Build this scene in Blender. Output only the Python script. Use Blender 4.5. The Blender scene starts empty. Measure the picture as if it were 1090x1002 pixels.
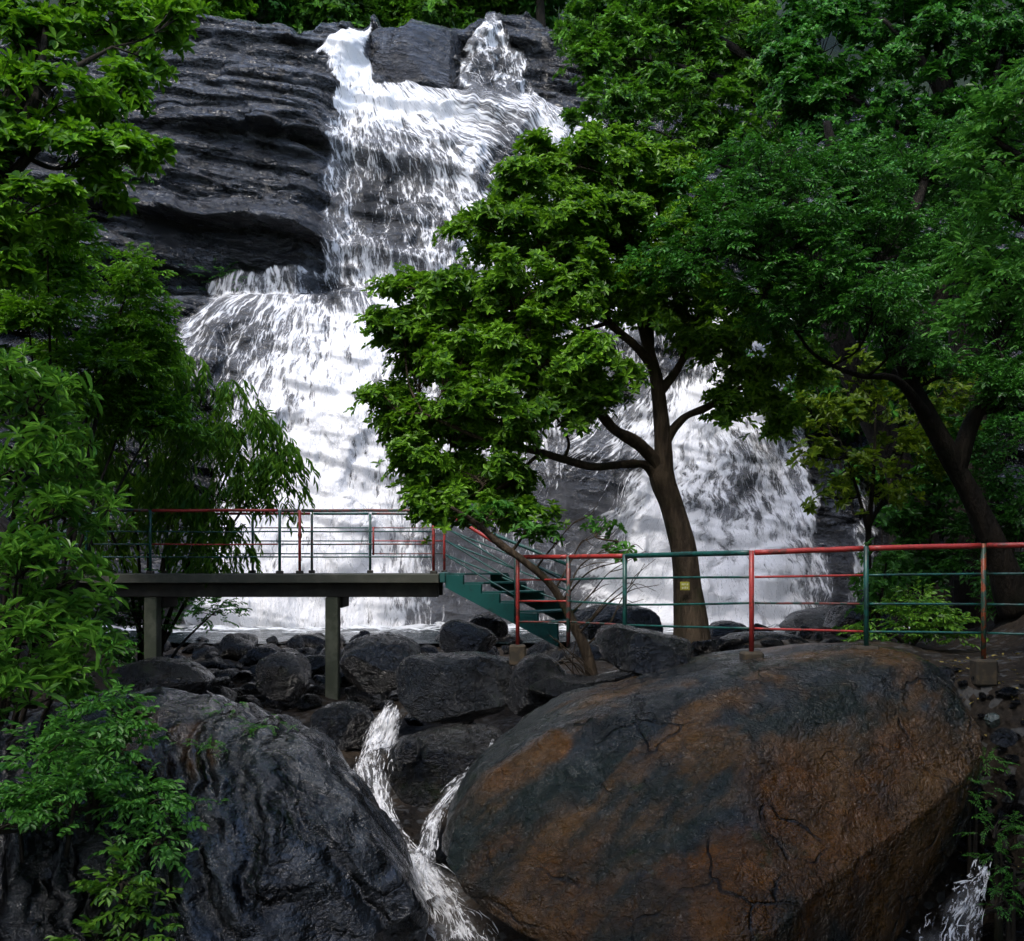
EXPOSURE = 1.2
import bpy, math, random
import numpy as np
from mathutils import Vector, Matrix

rng = np.random.default_rng(11)
random.seed(11)
SC = bpy.context.scene
COL = SC.collection
F, CX, HY = 1200.0, 545.0, 600.0      # focal length, centre column and eye level of a 1090 px wide picture


def P(px, py, Y):
    return np.array([(px - CX) / F * Y, Y, (HY - py) / F * Y])


# ------------------------------------------------------------------ noise
def _hash(ix, iy, iz, seed):
    h = (ix.astype(np.int64) * 374761393 + iy.astype(np.int64) * 668265263 +
         iz.astype(np.int64) * 2147483647 + seed * 1274126177) & 0xFFFFFFFF
    h = ((h ^ (h >> 13)) * 1274126177) & 0xFFFFFFFF
    h = ((h ^ (h >> 15)) * 2246822519) & 0xFFFFFFFF
    return ((h ^ (h >> 16)) & 0xFFFFFF) / float(0xFFFFFF)


def vnoise(p, seed=0):
    p = np.asarray(p, float)
    i = np.floor(p).astype(np.int64)
    f = p - i
    f = f * f * f * (f * (f * 6 - 15) + 10)
    r = 0
    for dx in (0, 1):
        wx = f[..., 0] if dx else 1 - f[..., 0]
        for dy in (0, 1):
            wy = f[..., 1] if dy else 1 - f[..., 1]
            for dz in (0, 1):
                wz = f[..., 2] if dz else 1 - f[..., 2]
                r = r + wx * wy * wz * _hash(i[..., 0] + dx, i[..., 1] + dy, i[..., 2] + dz, seed)
    return r * 2 - 1


def fbm(p, octv=4, seed=0, gain=0.5):
    p = np.asarray(p, float)
    a, s, t = 1.0, 0, 0
    for o in range(octv):
        s = s + a * vnoise(p, seed + o * 17)
        t += a
        a *= gain
        p = p * 2.03 + 11.3
    return s / t


def worley(p, seed=0):
    """distance to the nearest and second nearest feature point and a random value of the nearest"""
    p = np.asarray(p, float)
    i = np.floor(p).astype(np.int64)
    d1 = np.full(p.shape[:-1], 9.0)
    d2 = np.full(p.shape[:-1], 9.0)
    idv = np.zeros(p.shape[:-1])
    for dx in (-1, 0, 1):
        for dy in (-1, 0, 1):
            for dz in (-1, 0, 1):
                c = i + np.array([dx, dy, dz])
                fx = c[..., 0] + _hash(c[..., 0], c[..., 1], c[..., 2], seed)
                fy = c[..., 1] + _hash(c[..., 0], c[..., 1], c[..., 2], seed + 1)
                fz = c[..., 2] + _hash(c[..., 0], c[..., 1], c[..., 2], seed + 2)
                d = np.sqrt((fx - p[..., 0]) ** 2 + (fy - p[..., 1]) ** 2 + (fz - p[..., 2]) ** 2)
                near = d < d1
                d2 = np.where(near, d1, np.minimum(d2, d))
                idv = np.where(near, _hash(c[..., 0], c[..., 1], c[..., 2], seed + 3), idv)
                d1 = np.where(near, d, d1)
    return d1, d2, idv


def v3(x, y, z):
    x, y, z = np.broadcast_arrays(np.asarray(x, float), np.asarray(y, float), np.asarray(z, float))
    return np.stack([x, y, z], -1)


def sstep(a, b, x):
    t = np.clip((x - a) / (b - a), 0, 1)
    return t * t * (3 - 2 * t)


def rdir(n):
    v = rng.normal(size=(n, 3))
    return v / np.linalg.norm(v, axis=1, keepdims=True)


def unit(v):
    return v / np.maximum(np.linalg.norm(v, axis=-1, keepdims=True), 1e-9)


# ------------------------------------------------------------------ meshes and objects
def new_mesh(name, V, faces, mat, smooth=True):
    """faces: an (n,k) array or a list of such arrays"""
    if not isinstance(faces, list):
        faces = [faces]
    faces = [np.asarray(f, np.int32) for f in faces if len(f)]
    me = bpy.data.meshes.new(name)
    V = np.asarray(V, np.float32)
    me.vertices.add(len(V))
    me.vertices.foreach_set('co', V.ravel())
    loops = np.concatenate([f.ravel() for f in faces])
    tot = np.concatenate([np.full(len(f), f.shape[1], np.int32) for f in faces])
    start = np.concatenate([[0], np.cumsum(tot)[:-1]]).astype(np.int32)
    me.loops.add(len(loops))
    me.loops.foreach_set('vertex_index', loops.astype(np.int32))
    me.polygons.add(len(tot))
    me.polygons.foreach_set('loop_start', start)
    me.polygons.foreach_set('loop_total', tot)
    me.polygons.foreach_set('use_smooth', np.full(len(tot), smooth, bool))
    me.update(calc_edges=True)
    me.validate()
    me.materials.append(mat)
    return me


def grid_faces(nu, nv, wrap_u=False):
    """quads of a grid stored row by row: index = j*nu + i"""
    i = np.arange(nu if wrap_u else nu - 1)
    j = np.arange(nv - 1)
    I, J = np.meshgrid(i, j)
    I2 = (I + 1) % nu
    return np.stack([J * nu + I, J * nu + I2, (J + 1) * nu + I2, (J + 1) * nu + I], -1).reshape(-1, 4)


def obj(name, me, parent=None, loc=None):
    o = bpy.data.objects.new(name, me)
    COL.objects.link(o)
    if parent is not None:
        o.parent = parent
        if loc is None:                      # mesh data are in world space: undo the thing's own place
            o.matrix_parent_inverse = Matrix.Translation(-Vector(parent.location))
    if loc is not None:
        o.location = Vector(loc)
    return o


def structure(o):
    o['kind'] = 'structure'
    return o


def tag(o, label, cat, group=None, kind=None):
    o['label'] = label
    o['category'] = cat
    if group:
        o['group'] = group
    if kind:
        o['kind'] = kind
    return o


def thing(name, loc, label, cat, group=None):
    o = bpy.data.objects.new(name, None)
    COL.objects.link(o)
    o.location = Vector(loc)
    o.empty_display_size = 0.2
    return tag(o, label, cat, group)


class MB:
    """collects tubes, boxes and sheets that end up as one mesh"""

    def __init__(self):
        self.V, self.F, self.n = [], {}, 0

    def add(self, V, faces):
        V = np.asarray(V, float).reshape(-1, 3)
        faces = np.asarray(faces, int)
        self.F.setdefault(faces.shape[1], []).append(faces + self.n)
        self.V.append(V)
        self.n += len(V)
        return self

    def tube(self, pts, rad, n=8, cap=True, rough=0.0, seed=0):
        pts = np.asarray(pts, float)
        m = len(pts)
        rad = np.broadcast_to(np.asarray(rad, float), (m,))
        T = unit(np.gradient(pts, axis=0))
        ref = np.array([0., 0, 1]) if abs(T[:, 2]).mean() < 0.9 else np.array([1., 0, 0])
        N = np.zeros_like(pts)
        N[0] = unit(ref - T[0] * (ref @ T[0]))
        for k in range(1, m):
            v = N[k - 1] - T[k] * (N[k - 1] @ T[k])
            N[k] = v / max(np.linalg.norm(v), 1e-9)
        B = np.cross(T, N)
        a = np.arange(n) / n * 2 * math.pi
        R = rad[:, None] * np.ones(n)[None]
        V = pts[:, None] + R[..., None] * (np.cos(a)[None, :, None] * N[:, None] + np.sin(a)[None, :, None] * B[:, None])
        if rough:
            d = fbm(V * np.array([3., 3, 1.2]) / max(rad.max(), .02) * .25, 3, seed)
            V = pts[:, None] + (V - pts[:, None]) * (1 + rough * d[..., None])
        self.add(V.reshape(-1, 3), grid_faces(n, m, True))
        if cap:
            b = self.n - m * n
            for row in (0, m - 1):
                c = self.n
                self.V.append(pts[row][None])
                self.n += 1
                i = np.arange(n)
                f = np.stack([b + row * n + i, b + row * n + (i + 1) % n, np.full(n, c)], -1)
                self.F.setdefault(3, []).append(f if row else f[:, ::-1])
        return self

    def box(self, lo, hi, bev=0.0):
        lo, hi = np.asarray(lo, float), np.asarray(hi, float)
        c, h = (lo + hi) / 2, (hi - lo) / 2
        b = min(bev, h.min() * .45)
        V, idx = [], {}
        for sx in (-1, 1):
            for sy in (-1, 1):
                for sz in (-1, 1):
                    s = np.array([sx, sy, sz])
                    for ax in range(3):
                        v = h - b
                        v = v.copy()
                        v[ax] = h[ax]
                        idx[(sx, sy, sz, ax)] = len(V)
                        V.append(c + s * v)
        F4, F3 = [], []
        for ax in range(3):
            u, w = (ax + 1) % 3, (ax + 2) % 3
            for s in (-1, 1):
                q = []
                for (a, d) in ((-1, -1), (1, -1), (1, 1), (-1, 1)):
                    k = [0, 0, 0]
                    k[ax], k[u], k[w] = s, a, d
                    q.append(idx[(k[0], k[1], k[2], ax)])
                F4.append(q if s > 0 else q[::-1])
            for a in (-1, 1):
                for d in (-1, 1):
                    k0, k1 = [0, 0, 0], [0, 0, 0]
                    k0[u], k0[w], k0[ax] = a, d, -1
                    k1[u], k1[w], k1[ax] = a, d, 1
                    q = [idx[tuple(k0) + (u,)], idx[tuple(k1) + (u,)], idx[tuple(k1) + (w,)], idx[tuple(k0) + (w,)]]
                    F4.append(q)
        for sx in (-1, 1):
            for sy in (-1, 1):
                for sz in (-1, 1):
                    F3.append([idx[(sx, sy, sz, a)] for a in range(3)])
        n0 = self.n
        self.add(V, F4)
        self.F.setdefault(3, []).append(np.array(F3) + n0)
        return self

    def xform(self, M):
        """apply a 4x4 matrix to everything collected so far"""
        M = np.array(M)
        self.V = [v @ M[:3, :3].T + M[:3, 3] for v in self.V]
        return self

    def build(self, name, mat, parent=None, smooth=True):
        V = np.concatenate(self.V)
        fs = [np.concatenate(f) for f in self.F.values()]
        me = new_mesh(name, V, fs, mat, smooth)
        return obj(name, me, parent)


def catmull(pts, n=8):
    pts = np.asarray(pts, float)
    if len(pts) < 3:
        t = np.linspace(0, 1, n + 1)[:, None]
        return pts[0] * (1 - t) + pts[-1] * t
    Q = np.concatenate([[2 * pts[0] - pts[1]], pts, [2 * pts[-1] - pts[-2]]])
    out = []
    for k in range(1, len(Q) - 2):
        p0, p1, p2, p3 = Q[k - 1:k + 3]
        t = np.linspace(0, 1, n, endpoint=False)[:, None]
        out.append(.5 * ((2 * p1) + (-p0 + p2) * t + (2 * p0 - 5 * p1 + 4 * p2 - p3) * t ** 2 + (-p0 + 3 * p1 - 3 * p2 + p3) * t ** 3))
    out.append(pts[-1][None])
    return np.concatenate(out)


# ------------------------------------------------------------------ materials
class NT:
    def __init__(self, name):
        self.m = bpy.data.materials.new(name)
        self.m.use_nodes = True
        self.t = self.m.node_tree
        self.t.nodes.clear()
        self.out = self.t.nodes.new('ShaderNodeOutputMaterial')

    def n(self, typ, props=None, **ins):
        nd = self.t.nodes.new('ShaderNode' + typ)
        for k, v in (props or {}).items():
            setattr(nd, k, v)
        for k, v in ins.items():
            key = k.replace('_', ' ')
            if key.startswith('i') and key[1:].isdigit():
                sock = nd.inputs[int(key[1:])]
            else:
                sock = nd.inputs[key]
            self.put(sock, v)
        return nd

    def put(self, sock, v):
        if isinstance(v, bpy.types.NodeSocket):
            self.t.links.new(v, sock)
        elif isinstance(v, bpy.types.Node):
            self.t.links.new(v.outputs[0], sock)
        else:
            sock.default_value = v

    def math(self, op, a, b=0.0, c=0.0, clamp=False):
        nd = self.t.nodes.new('ShaderNodeMath')
        nd.operation = op
        nd.use_clamp = clamp
        for s, v in zip(nd.inputs, (a, b, c)):
            self.put(s, v)
        return nd.outputs[0]

    def mix(self, fac, a, b):
        nd = self.t.nodes.new('ShaderNodeMix')
        nd.data_type = 'RGBA'
        self.put(nd.inputs[0], fac)
        self.put(nd.inputs[6], a)
        self.put(nd.inputs[7], b)
        return nd.outputs[2]

    def ramp(self, x, a, b, lo=0.0, hi=1.0):
        nd = self.t.nodes.new('ShaderNodeMapRange')
        nd.interpolation_type = 'SMOOTHSTEP'
        for s, v in zip(nd.inputs, (x, a, b, lo, hi)):
            self.put(s, v)
        return nd.outputs[0]

    def co(self, scale=(1, 1, 1), rot=(0, 0, 0), warp=0.0, wscale=1.0, kind='Object'):
        c = self.t.nodes.new('ShaderNodeTexCoord').outputs[kind]
        if warp:
            nz = self.n('TexNoise', Vector=c, Scale=wscale, Detail=3.0).outputs['Color']
            sub = self.n('VectorMath', {'operation': 'SUBTRACT'}, i0=nz, i1=(.5, .5, .5))
            sc = self.n('VectorMath', {'operation': 'SCALE'}, i0=sub)
            sc.inputs['Scale'].default_value = warp
            c = self.n('VectorMath', {'operation': 'ADD'}, i0=c, i1=sc).outputs[0]
        if any(rot):
            c = self.n('Mapping', Vector=c, Rotation=rot).outputs[0]
        mp = self.n('Mapping', Vector=c, Scale=scale)
        return mp.outputs[0]

    def noise(self, co, scale, detail=4.0, rough=.55):
        return self.n('TexNoise', Vector=co, Scale=scale, Detail=detail, Roughness=rough).outputs[0]

    def bump(self, h, strength=.5, dist=.05, normal=None):
        nd = self.n('Bump', Height=h, Strength=strength, Distance=dist)
        if normal is not None:
            self.put(nd.inputs['Normal'], normal)
        return nd.outputs[0]

    def done(self, shader):
        self.put(self.out.inputs['Surface'], shader)
        return self.m


def c4(r, g, b):
    return (r, g, b, 1.0)


def rock_mat(name, a, b, stain=None, spots=(), scale=1.0, strata=None, rough=(.18, .5), crack=.6, moss=.0, bump=1.0, flow=None, dist=.06, stain_bias=0.0, bands=None, wetness=1.0, coat_r=.09, webk=1.0, spec=.3, webs=None):
    """wet rock: two greys, cracks, fine grain, patches of stain (brown) gathered round the points in spots"""
    t = NT(name)
    co = t.co()
    big = t.noise(t.co((scale,) * 3, warp=.4), .9, 6, .6)
    fine = t.noise(co, 14 * scale, 4, .7)
    mid = t.noise(t.co((scale,) * 3), 4.0, 5, .65)
    col = t.mix(t.ramp(big, .35, .65), a, b)
    col = t.mix(t.ramp(fine, .35, .75, 0, .6), col, c4(a[0] * .45, a[1] * .45, a[2] * .45))
    vor = t.n('TexVoronoi', {'feature': 'DISTANCE_TO_EDGE'}, Vector=t.co((scale,) * 3, warp=.7, wscale=1.6), Scale=1.5).outputs[0]
    crk = t.math('MAXIMUM', t.ramp(vor, 0.0, .03), t.ramp(big, .42, .55))
    if stain:
        m = None
        pos = t.t.nodes.new('ShaderNodeTexCoord').outputs['Object']
        for (x, y, z, r) in spots:
            d = t.n('VectorMath', {'operation': 'DISTANCE'}, i0=pos, i1=(x, y, z)).outputs['Value']
            k = t.ramp(d, r * .35, r, 1.0, 0.0)
            m = k if m is None else t.math('MAXIMUM', m, k)
        st = t.noise(t.co((scale * 1.0, scale, scale * .35), warp=.5), 2.2, 7, .65)
        if m is None:
            m = t.ramp(st, .5 - stain_bias, .68 - stain_bias)
        else:
            m = t.math('MULTIPLY', t.ramp(t.math('ADD', m, t.math('MULTIPLY', st, 1.3)), .95, 1.45), 1.0)
        sc = t.mix(t.ramp(mid, .3, .7), stain, c4(stain[0] * .35, stain[1] * .4, stain[2] * .5))
        col = t.mix(m, col, sc)
    if bands:        # algae and mineral streaks that run down the slope
        bn = t.noise(t.co((bands[1], 1.0, bands[2]), rot=(0, bands[0], 0), warp=.3), 1.0, 6, .6)
        col = t.mix(t.ramp(bn, .42, .60), col, c4(.004, .009, .006))
        bn2 = t.noise(t.co((bands[1] * 1.7, 1.4, bands[2] * 1.4), rot=(0, bands[0], 0), warp=.3), 1.0, 7, .65)
        col = t.mix(t.ramp(bn2, .47, .66, 0, .85), col, c4(.085, .042, .010))
    if moss:
        mm = t.ramp(t.noise(t.co((scale,) * 3, warp=.3), 1.7, 6, .7), .62 - moss * .2, .72 - moss * .1)
        col = t.mix(mm, col, c4(.012, .022, .005))
    col = t.mix(crk, c4(a[0] * .25, a[1] * .25, a[2] * .25), col) if crack > 0 else col
    grain = t.noise(t.co((scale, scale * 1.0, scale * 1.6), warp=.25, wscale=3.0), 9.0, 5, .72)
    h = t.math('ADD', t.math('MULTIPLY', mid, .7), t.math('ADD', t.math('MULTIPLY', fine, .12), t.math('MULTIPLY', grain, .45)))
    h = t.math('ADD', h, t.math('MULTIPLY', crk, .16 * crack))
    ws = webs or ((scale, scale, scale * 1.6), (0, 0, 0))
    v2 = t.n('TexVoronoi', {'feature': 'DISTANCE_TO_EDGE'}, Vector=t.co(ws[0], rot=ws[1], warp=.35, wscale=3.5), Scale=4.2).outputs[0]
    v3_ = t.n('TexVoronoi', {'feature': 'DISTANCE_TO_EDGE'}, Vector=t.co(ws[0], rot=ws[1], warp=.18, wscale=7.0), Scale=10.0).outputs[0]
    web = t.math('MULTIPLY', t.ramp(v2, .0, .10, .25, 1.0), t.ramp(v3_, .0, .14, .45, 1.0))
    web = t.math('MAXIMUM', web, t.ramp(t.noise(t.co((scale,) * 3, warp=.5), 2.1, 5, .6), .44, .60, .0, .93))
    col = t.mix(t.math('SUBTRACT', 1.0, t.math('MULTIPLY', t.math('SUBTRACT', 1.0, web), webk)), c4(a[0] * .2, a[1] * .2, a[2] * .2), col)
    h = t.math('ADD', h, t.math('MULTIPLY', web, .22 * webk))
    if strata:
        sn = t.noise(t.co((strata[0], strata[0], strata[1]), rot=(0, strata[2], 0), warp=.25), 1.0, 7, .65)
        h = t.math('ADD', h, t.math('MULTIPLY', sn, strata[3]))
        col = t.mix(t.ramp(sn, .3, .62, .0, 1.0), c4(a[0] * .3, a[1] * .3, a[2] * .3), col)
    if flow:
        wv = t.n('TexWave', {'wave_type': 'BANDS', 'bands_direction': 'X'}, Vector=t.co((1, 1, 1), rot=flow[:3], warp=.9, wscale=.8),
                 Scale=flow[3], Distortion=7.0, Detail=4.0).outputs['Fac']
        h = t.math('ADD', h, t.math('MULTIPLY', wv, flow[4]))
        col = t.mix(t.ramp(wv, .15, .5), c4(a[0] * .2, a[1] * .25, a[2] * .2), col)
    rg = t.ramp(t.math('ADD', t.math('MULTIPLY', mid, .6), t.math('MULTIPLY', big, .5)), .4, .75, rough[0], rough[1])
    bmp = t.bump(h, 1.0 * bump, dist * 1.4)
    p = t.n('BsdfPrincipled', Base_Color=col, Roughness=rg, Normal=bmp)
    p.inputs['Specular IOR Level'].default_value = spec
    p.inputs['Coat Weight'].default_value = wetness
    p.inputs['Coat Roughness'].default_value = coat_r
    p.inputs['Coat IOR'].default_value = 1.5
    t.put(p.inputs['Coat Normal'], bmp)
    return t.done(p.outputs[0])


def leaf_mat(name, dark, light, rough=.42, trans=.38, spec=.3):
    dark, light = c4(*[v * 1.3 for v in dark[:3]]), c4(*[v * 1.3 for v in light[:3]])
    t = NT(name)
    rnd = t.t.nodes.new('ShaderNodeNewGeometry').outputs['Random Per Island']
    nz = t.noise(t.co(), 1.3, 3)
    f = t.math('ADD', t.math('MULTIPLY', rnd, .65), t.math('MULTIPLY', nz, .5))
    col = t.mix(t.ramp(f, .25, .95), dark, light)
    p = t.n('BsdfPrincipled', Base_Color=col, Roughness=rough)
    p.inputs['Specular IOR Level'].default_value = spec
    tr = t.n('BsdfTranslucent', Color=t.mix(.5, col, c4(light[0] * 1.3, light[1] * 1.3, light[2] * .6)))
    mx = t.n('MixShader', i0=trans, i1=p.outputs[0], i2=tr.outputs[0])
    return t.done(mx.outputs[0])


def bark_mat(name, a, b, scale=1.0):
    t = NT(name)
    n1 = t.noise(t.co((9 * scale, 9 * scale, 2.0 * scale), warp=.1), 1.0, 7, .65)
    n2 = t.noise(t.co(), 2.2 * scale, 5)
    col = t.mix(t.ramp(n1, .35, .65), a, b)
    col = t.mix(t.ramp(n2, .5, .7), col, c4(a[0] * .8, a[1] * 1.1, a[2] * .6))
    p = t.n('BsdfPrincipled', Base_Color=col, Roughness=.75, Specular_IOR_Level=.18, Normal=t.bump(t.math('ADD', n1, t.math('MULTIPLY', n2, .5)), 1.0, .08))
    return t.done(p.outputs[0])


def plain_mat(name, a, b, rough=.5, scale=8.0, bump=.2, metal=0.0, thr=(.45, .7)):
    t = NT(name)
    n1 = t.noise(t.co(warp=.1), scale, 6, .65)
    col = t.mix(t.ramp(n1, thr[0], thr[1]), a, b)
    p = t.n('BsdfPrincipled', Base_Color=col, Roughness=rough, Metallic=metal, Normal=t.bump(n1, bump, .01))
    return t.done(p.outputs[0])
# ------------------------------------------------------------------ camera, light, sky
cam = bpy.data.cameras.new('camera')
cam.sensor_width = 36.0
cam.lens = 36.0 * F / 1090.0
cam.shift_y = (HY - 501.0) / 1090.0
cam.clip_end = 1200.0
cam.clip_start = .05
camo = bpy.data.objects.new('camera', cam)
COL.objects.link(camo)
camo.rotation_euler = (math.radians(90), 0, 0)
SC.camera = camo

SUN_EL, SUN_AZ = math.radians(58), math.radians(-152)      # high, from behind the camera's left shoulder
wd = bpy.data.worlds.new('World')
SC.world = wd
wd.use_nodes = True
wt = wd.node_tree
bg = wt.nodes['Background']
sky = wt.nodes.new('ShaderNodeTexSky')
sky.sky_type = 'NISHITA'
sky.sun_disc = False
sky.sun_elevation = SUN_EL
sky.sun_rotation = SUN_AZ
sky.air_density = 1.0
sky.dust_density = 2.0
sky.ozone_density = 1.0
wt.links.new(sky.outputs[0], bg.inputs[0])
bg.inputs[1].default_value = 0.15
sl = bpy.data.lights.new('sun', 'SUN')
sl.energy = 1.1
sl.angle = math.radians(14)
sl.color = (1.0, .95, .88)
so = bpy.data.objects.new('sun', sl)
COL.objects.link(so)
sd = Vector((math.sin(SUN_AZ) * math.cos(SUN_EL), math.cos(SUN_AZ) * math.cos(SUN_EL), math.sin(SUN_EL)))
so.rotation_euler = sd.to_track_quat('Z', 'Y').to_euler()
so.location = (-10, -10, 40)
SC.view_settings.view_transform = 'Standard'
SC.view_settings.look = 'None'
SC.view_settings.gamma = 1.0
SC.view_settings.exposure = EXPOSURE
SC.render.engine = 'CYCLES'
SC.cycles.use_denoising = True
SC.cycles.max_bounces = 5
SC.cycles.diffuse_bounces = 2
SC.cycles.glossy_bounces = 1
SC.cycles.transmission_bounces = 3
SC.cycles.transparent_max_bounces = 8
SC.cycles.use_adaptive_sampling = True
SC.cycles.adaptive_threshold = 0.03
SC.cycles.caustics_reflective = False
SC.cycles.caustics_refractive = False

# ------------------------------------------------------------------ the valley floor and the hills
POOL_Z = -1.62


def terrain_z(x, y):
    x, y = np.broadcast_arrays(np.asarray(x, float), np.asarray(y, float))
    z = np.interp(y, [-10, 6, 8, 12, 14, 16, 19, 22, 23.4, 24.2, 26, 37, 49, 54, 62, 90, 300], [-4.6, -4.2, -3.9, -3.1, -2.6, -2.25, -2.05, -1.85, -1.68, -1.78, -2.6, -2.6, 19.0, 23, 29, 48, 170])
    # left bank
    xl = np.interp(y, [-10, 6, 10, 18, 24, 30, 40, 60], [2.0, 2.6, 3.3, 5.6, 9.2, 12.5, 18, 40])
    d = np.maximum(-x - xl, 0)
    z = z + np.minimum(d * np.minimum(.35 + d * .35, 1.15), 24)
    # right bank: a shelf that carries the path, then the hillside
    xr = np.interp(y, [-10, 8, 10, 12, 14, 17, 20, 24, 30, 40, 60], [3.6, 4.0, 3.9, 2.6, 1.2, 1.6, 4.8, 8.0, 10.5, 16, 40])
    shelf = np.interp(y, [-10, 7, 9.0, 10.6, 11.4, 13, 17, 22, 30], [-2.7, -2.6, -1.75, -1.12, -1.0, -1.02, -1.15, -1.4, -1.5])
    k = sstep(-.3, 1.0, x - xr)
    z = np.where(y < 34, z * (1 - k) + np.maximum(shelf, z) * k, z)
    xh = np.interp(y, [-10, 8, 12, 16, 22, 30, 40, 60], [5.0, 5.2, 6.0, 6.6, 8.6, 11, 17, 40])
    d = np.maximum(x - xh, 0)
    z = z + np.minimum(d * np.minimum(.3 + d * .4, 1.2), 24)
    z = z + .16 * fbm(v3(x * .9, y * .9, 0), 4, 5) + .05 * fbm(v3(x * 4, y * 4, 0), 3, 9)
    return z


def axis(bounds):
    out = []
    for a, b, s in bounds:
        out.append(np.arange(a, b, s))
    return np.concatenate(out + [[bounds[-1][1]]])


gx = axis([(-220, -60, 8), (-60, -22, 1.0), (-22, -9, .25), (-9, 9, .1), (9, 22, .25), (22, 60, 1.0), (60, 220, 8)])
gy = axis([(-12, 5, .5), (5, 26, .1), (26, 60, .6), (60, 120, 2), (120, 300, 10)])
GX, GY = np.meshgrid(gx, gy)
GZ = terrain_z(GX, GY)
t = NT('forest_floor')
n1 = t.noise(t.co(warp=.3), 1.6, 8, .65)
n2 = t.noise(t.co(), 22, 5, .7)
vo = t.n('TexVoronoi', Vector=t.co(warp=.05, wscale=8.0), Scale=11.0)
peb = t.ramp(vo.outputs['Distance'], .0, .6, 1, 0)
col = t.mix(t.ramp(n1, .4, .62), c4(.008, .006, .004), c4(.022, .015, .009))
col = t.mix(t.ramp(n2, .45, .8), col, c4(.040, .032, .022))
col = t.mix(t.ramp(t.n('SeparateColor', i0=vo.outputs['Color']).outputs[0], .8, .9, 0, .7), col, c4(.06, .062, .062))
hz = t.n('SeparateXYZ', i0=t.t.nodes.new('ShaderNodeTexCoord').outputs['Object']).outputs['Z']
cov = t.math('MULTIPLY', t.ramp(hz, 2.0, 7.0), t.ramp(n1, .2, .5, .6, 1.0))      # undergrowth covers the high slopes
col = t.mix(cov, col, t.mix(t.ramp(n2, .35, .7), c4(.004, .009, .003), c4(.014, .030, .007)))
p = t.n('BsdfPrincipled', Base_Color=col, Roughness=.75, Specular_IOR_Level=.2, Normal=t.bump(t.math('ADD', t.math('MULTIPLY', n2, .4), t.math('MULTIPLY', peb, .6)), .8, .05))
M_SOIL = t.done(p.outputs[0])
structure(obj('ground', new_mesh('ground', np.stack([GX, GY, GZ], -1).reshape(-1, 3), grid_faces(len(gx), len(gy)), M_SOIL)))


def ground_hit(px, py, y0=6.0, y1=60.0):
    ys = np.arange(y0, y1, .05)
    k = (HY - py) / F
    zz = terrain_z((px - CX) / F * ys, ys)
    hit = np.nonzero(k * ys < zz)[0]
    return float(ys[hit[0]]) if len(hit) else y1
# ------------------------------------------------------------------ the cliff
SIL_X = [-300, 0, 100, 130, 150, 250, 268, 330, 345, 400, 405, 490, 498, 520, 560, 575, 600, 640, 700, 800, 1300]
SIL_Y = [0, 25, 38, 37, 32, 38, 52, 62, 54, 37, 42, 48, 40, 24, 14, 30, 52, 90, 110, 130, 150]


def cliff_y0(x, z):
    y = np.interp(z, [-3, 0, 4, 8.0, 8.7, 14, 20, 24], [28.9, 29.6, 31.2, 33.4, 35.6, 38.2, 42.0, 44.5])
    left = sstep(-5.2, -6.6, x + .25 * np.sin(z * 1.3))          # the bare block left of the falls stands proud
    y = y - left * sstep(8.2, 9.6, z) * (1.3 - .04 * (z - 9))
    y = y + left * 1.1 * np.exp(-((z - 8.6) / .8) ** 2)           # dark undercut at its foot
    y = y + .9 * sstep(4, -1, z) * np.exp(-((x + 1.2) / 1.6) ** 2)   # hollow behind the bridge end
    y = y - 1.3 * np.exp(-((x - 2.2) / 1.3) ** 2 - ((z - 2.2) / 1.8) ** 2)  # ledge left of the right-hand fall
    y = y - .8 * np.exp(-((x - 8.6) / 1.0) ** 2 - ((z - 1.0) / 2.4) ** 2)
    y = y + .5 * fbm(v3(x * .22, 3.1, z * .22), 3, 21)
    return y


def ledges(x, z, h, A, seed, dip, wob):
    s = z + dip * x + wob * vnoise(v3(x * .18, z * .3, seed), seed) + .35 * wob * vnoise(v3(x * .9, z * 1.2, seed), seed + 3)
    s = s / h + .45 * vnoise(v3(s / h * .8, seed * 1.7, 0), seed + 5)
    k = np.floor(s)
    p = s - k
    amp = _hash(k, k * 0 + seed, k * 0, 77) * .7 + .3
    along = .60 + .75 * vnoise(v3(x * .30 / max(h, .4), k * 7.3, seed), seed + 8)
    prof = sstep(0, .12, p) * (1 - .92 * p ** 1.15)
    return A * amp * np.clip(along, 0.05, 1.3) * prof


def cliff_y(x, z, wet):
    y = cliff_y0(x, z)
    dry = 1 - wet
    y = y - (ledges(x, z, 2.1, 1.55, 1, .20, .30) + ledges(x, z, .80, .42, 2, .21, .14)) * (.58 + .42 * dry)
    y = y - ledges(x, z, .30, .13, 3, .21, .06) * (.5 + .5 * dry) - ledges(x, z, .12, .035, 4, .21, .025)
    s_ = z + .18 * x + .12 * vnoise(v3(x * .5, z * .5, 2), 91)
    d1, d2, idv = worley(v3(x * .42 + .3 * vnoise(v3(x, z, 3), 92), s_ * 1.15, 2.5), 93)
    y = y - dry * .55 * (idv - .5) * sstep(0, .12, d2 - d1)
    d1, d2, idv = worley(v3(x * 1.1, s_ * 3.2, 3.5), 95)
    y = y - dry * .16 * (idv - .5) * sstep(0, .1, d2 - d1)
    d1, d2, idv = worley(v3(x * .95, z * .8, 4.0), 31)
    y = y - wet * .55 * np.sqrt(np.clip(1 - d1 ** 2, 0, 1)) * idv
    d1, d2, idv = worley(v3(x * 2.1, z * 1.7, 7.0), 41)
    y = y - wet * .25 * np.sqrt(np.clip(1 - d1 ** 2, 0, 1)) * idv
    y = y - .10 * fbm(v3(x * 1.4, z * 2.2, 9.1), 4, 51) * 1.0
    return y


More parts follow.
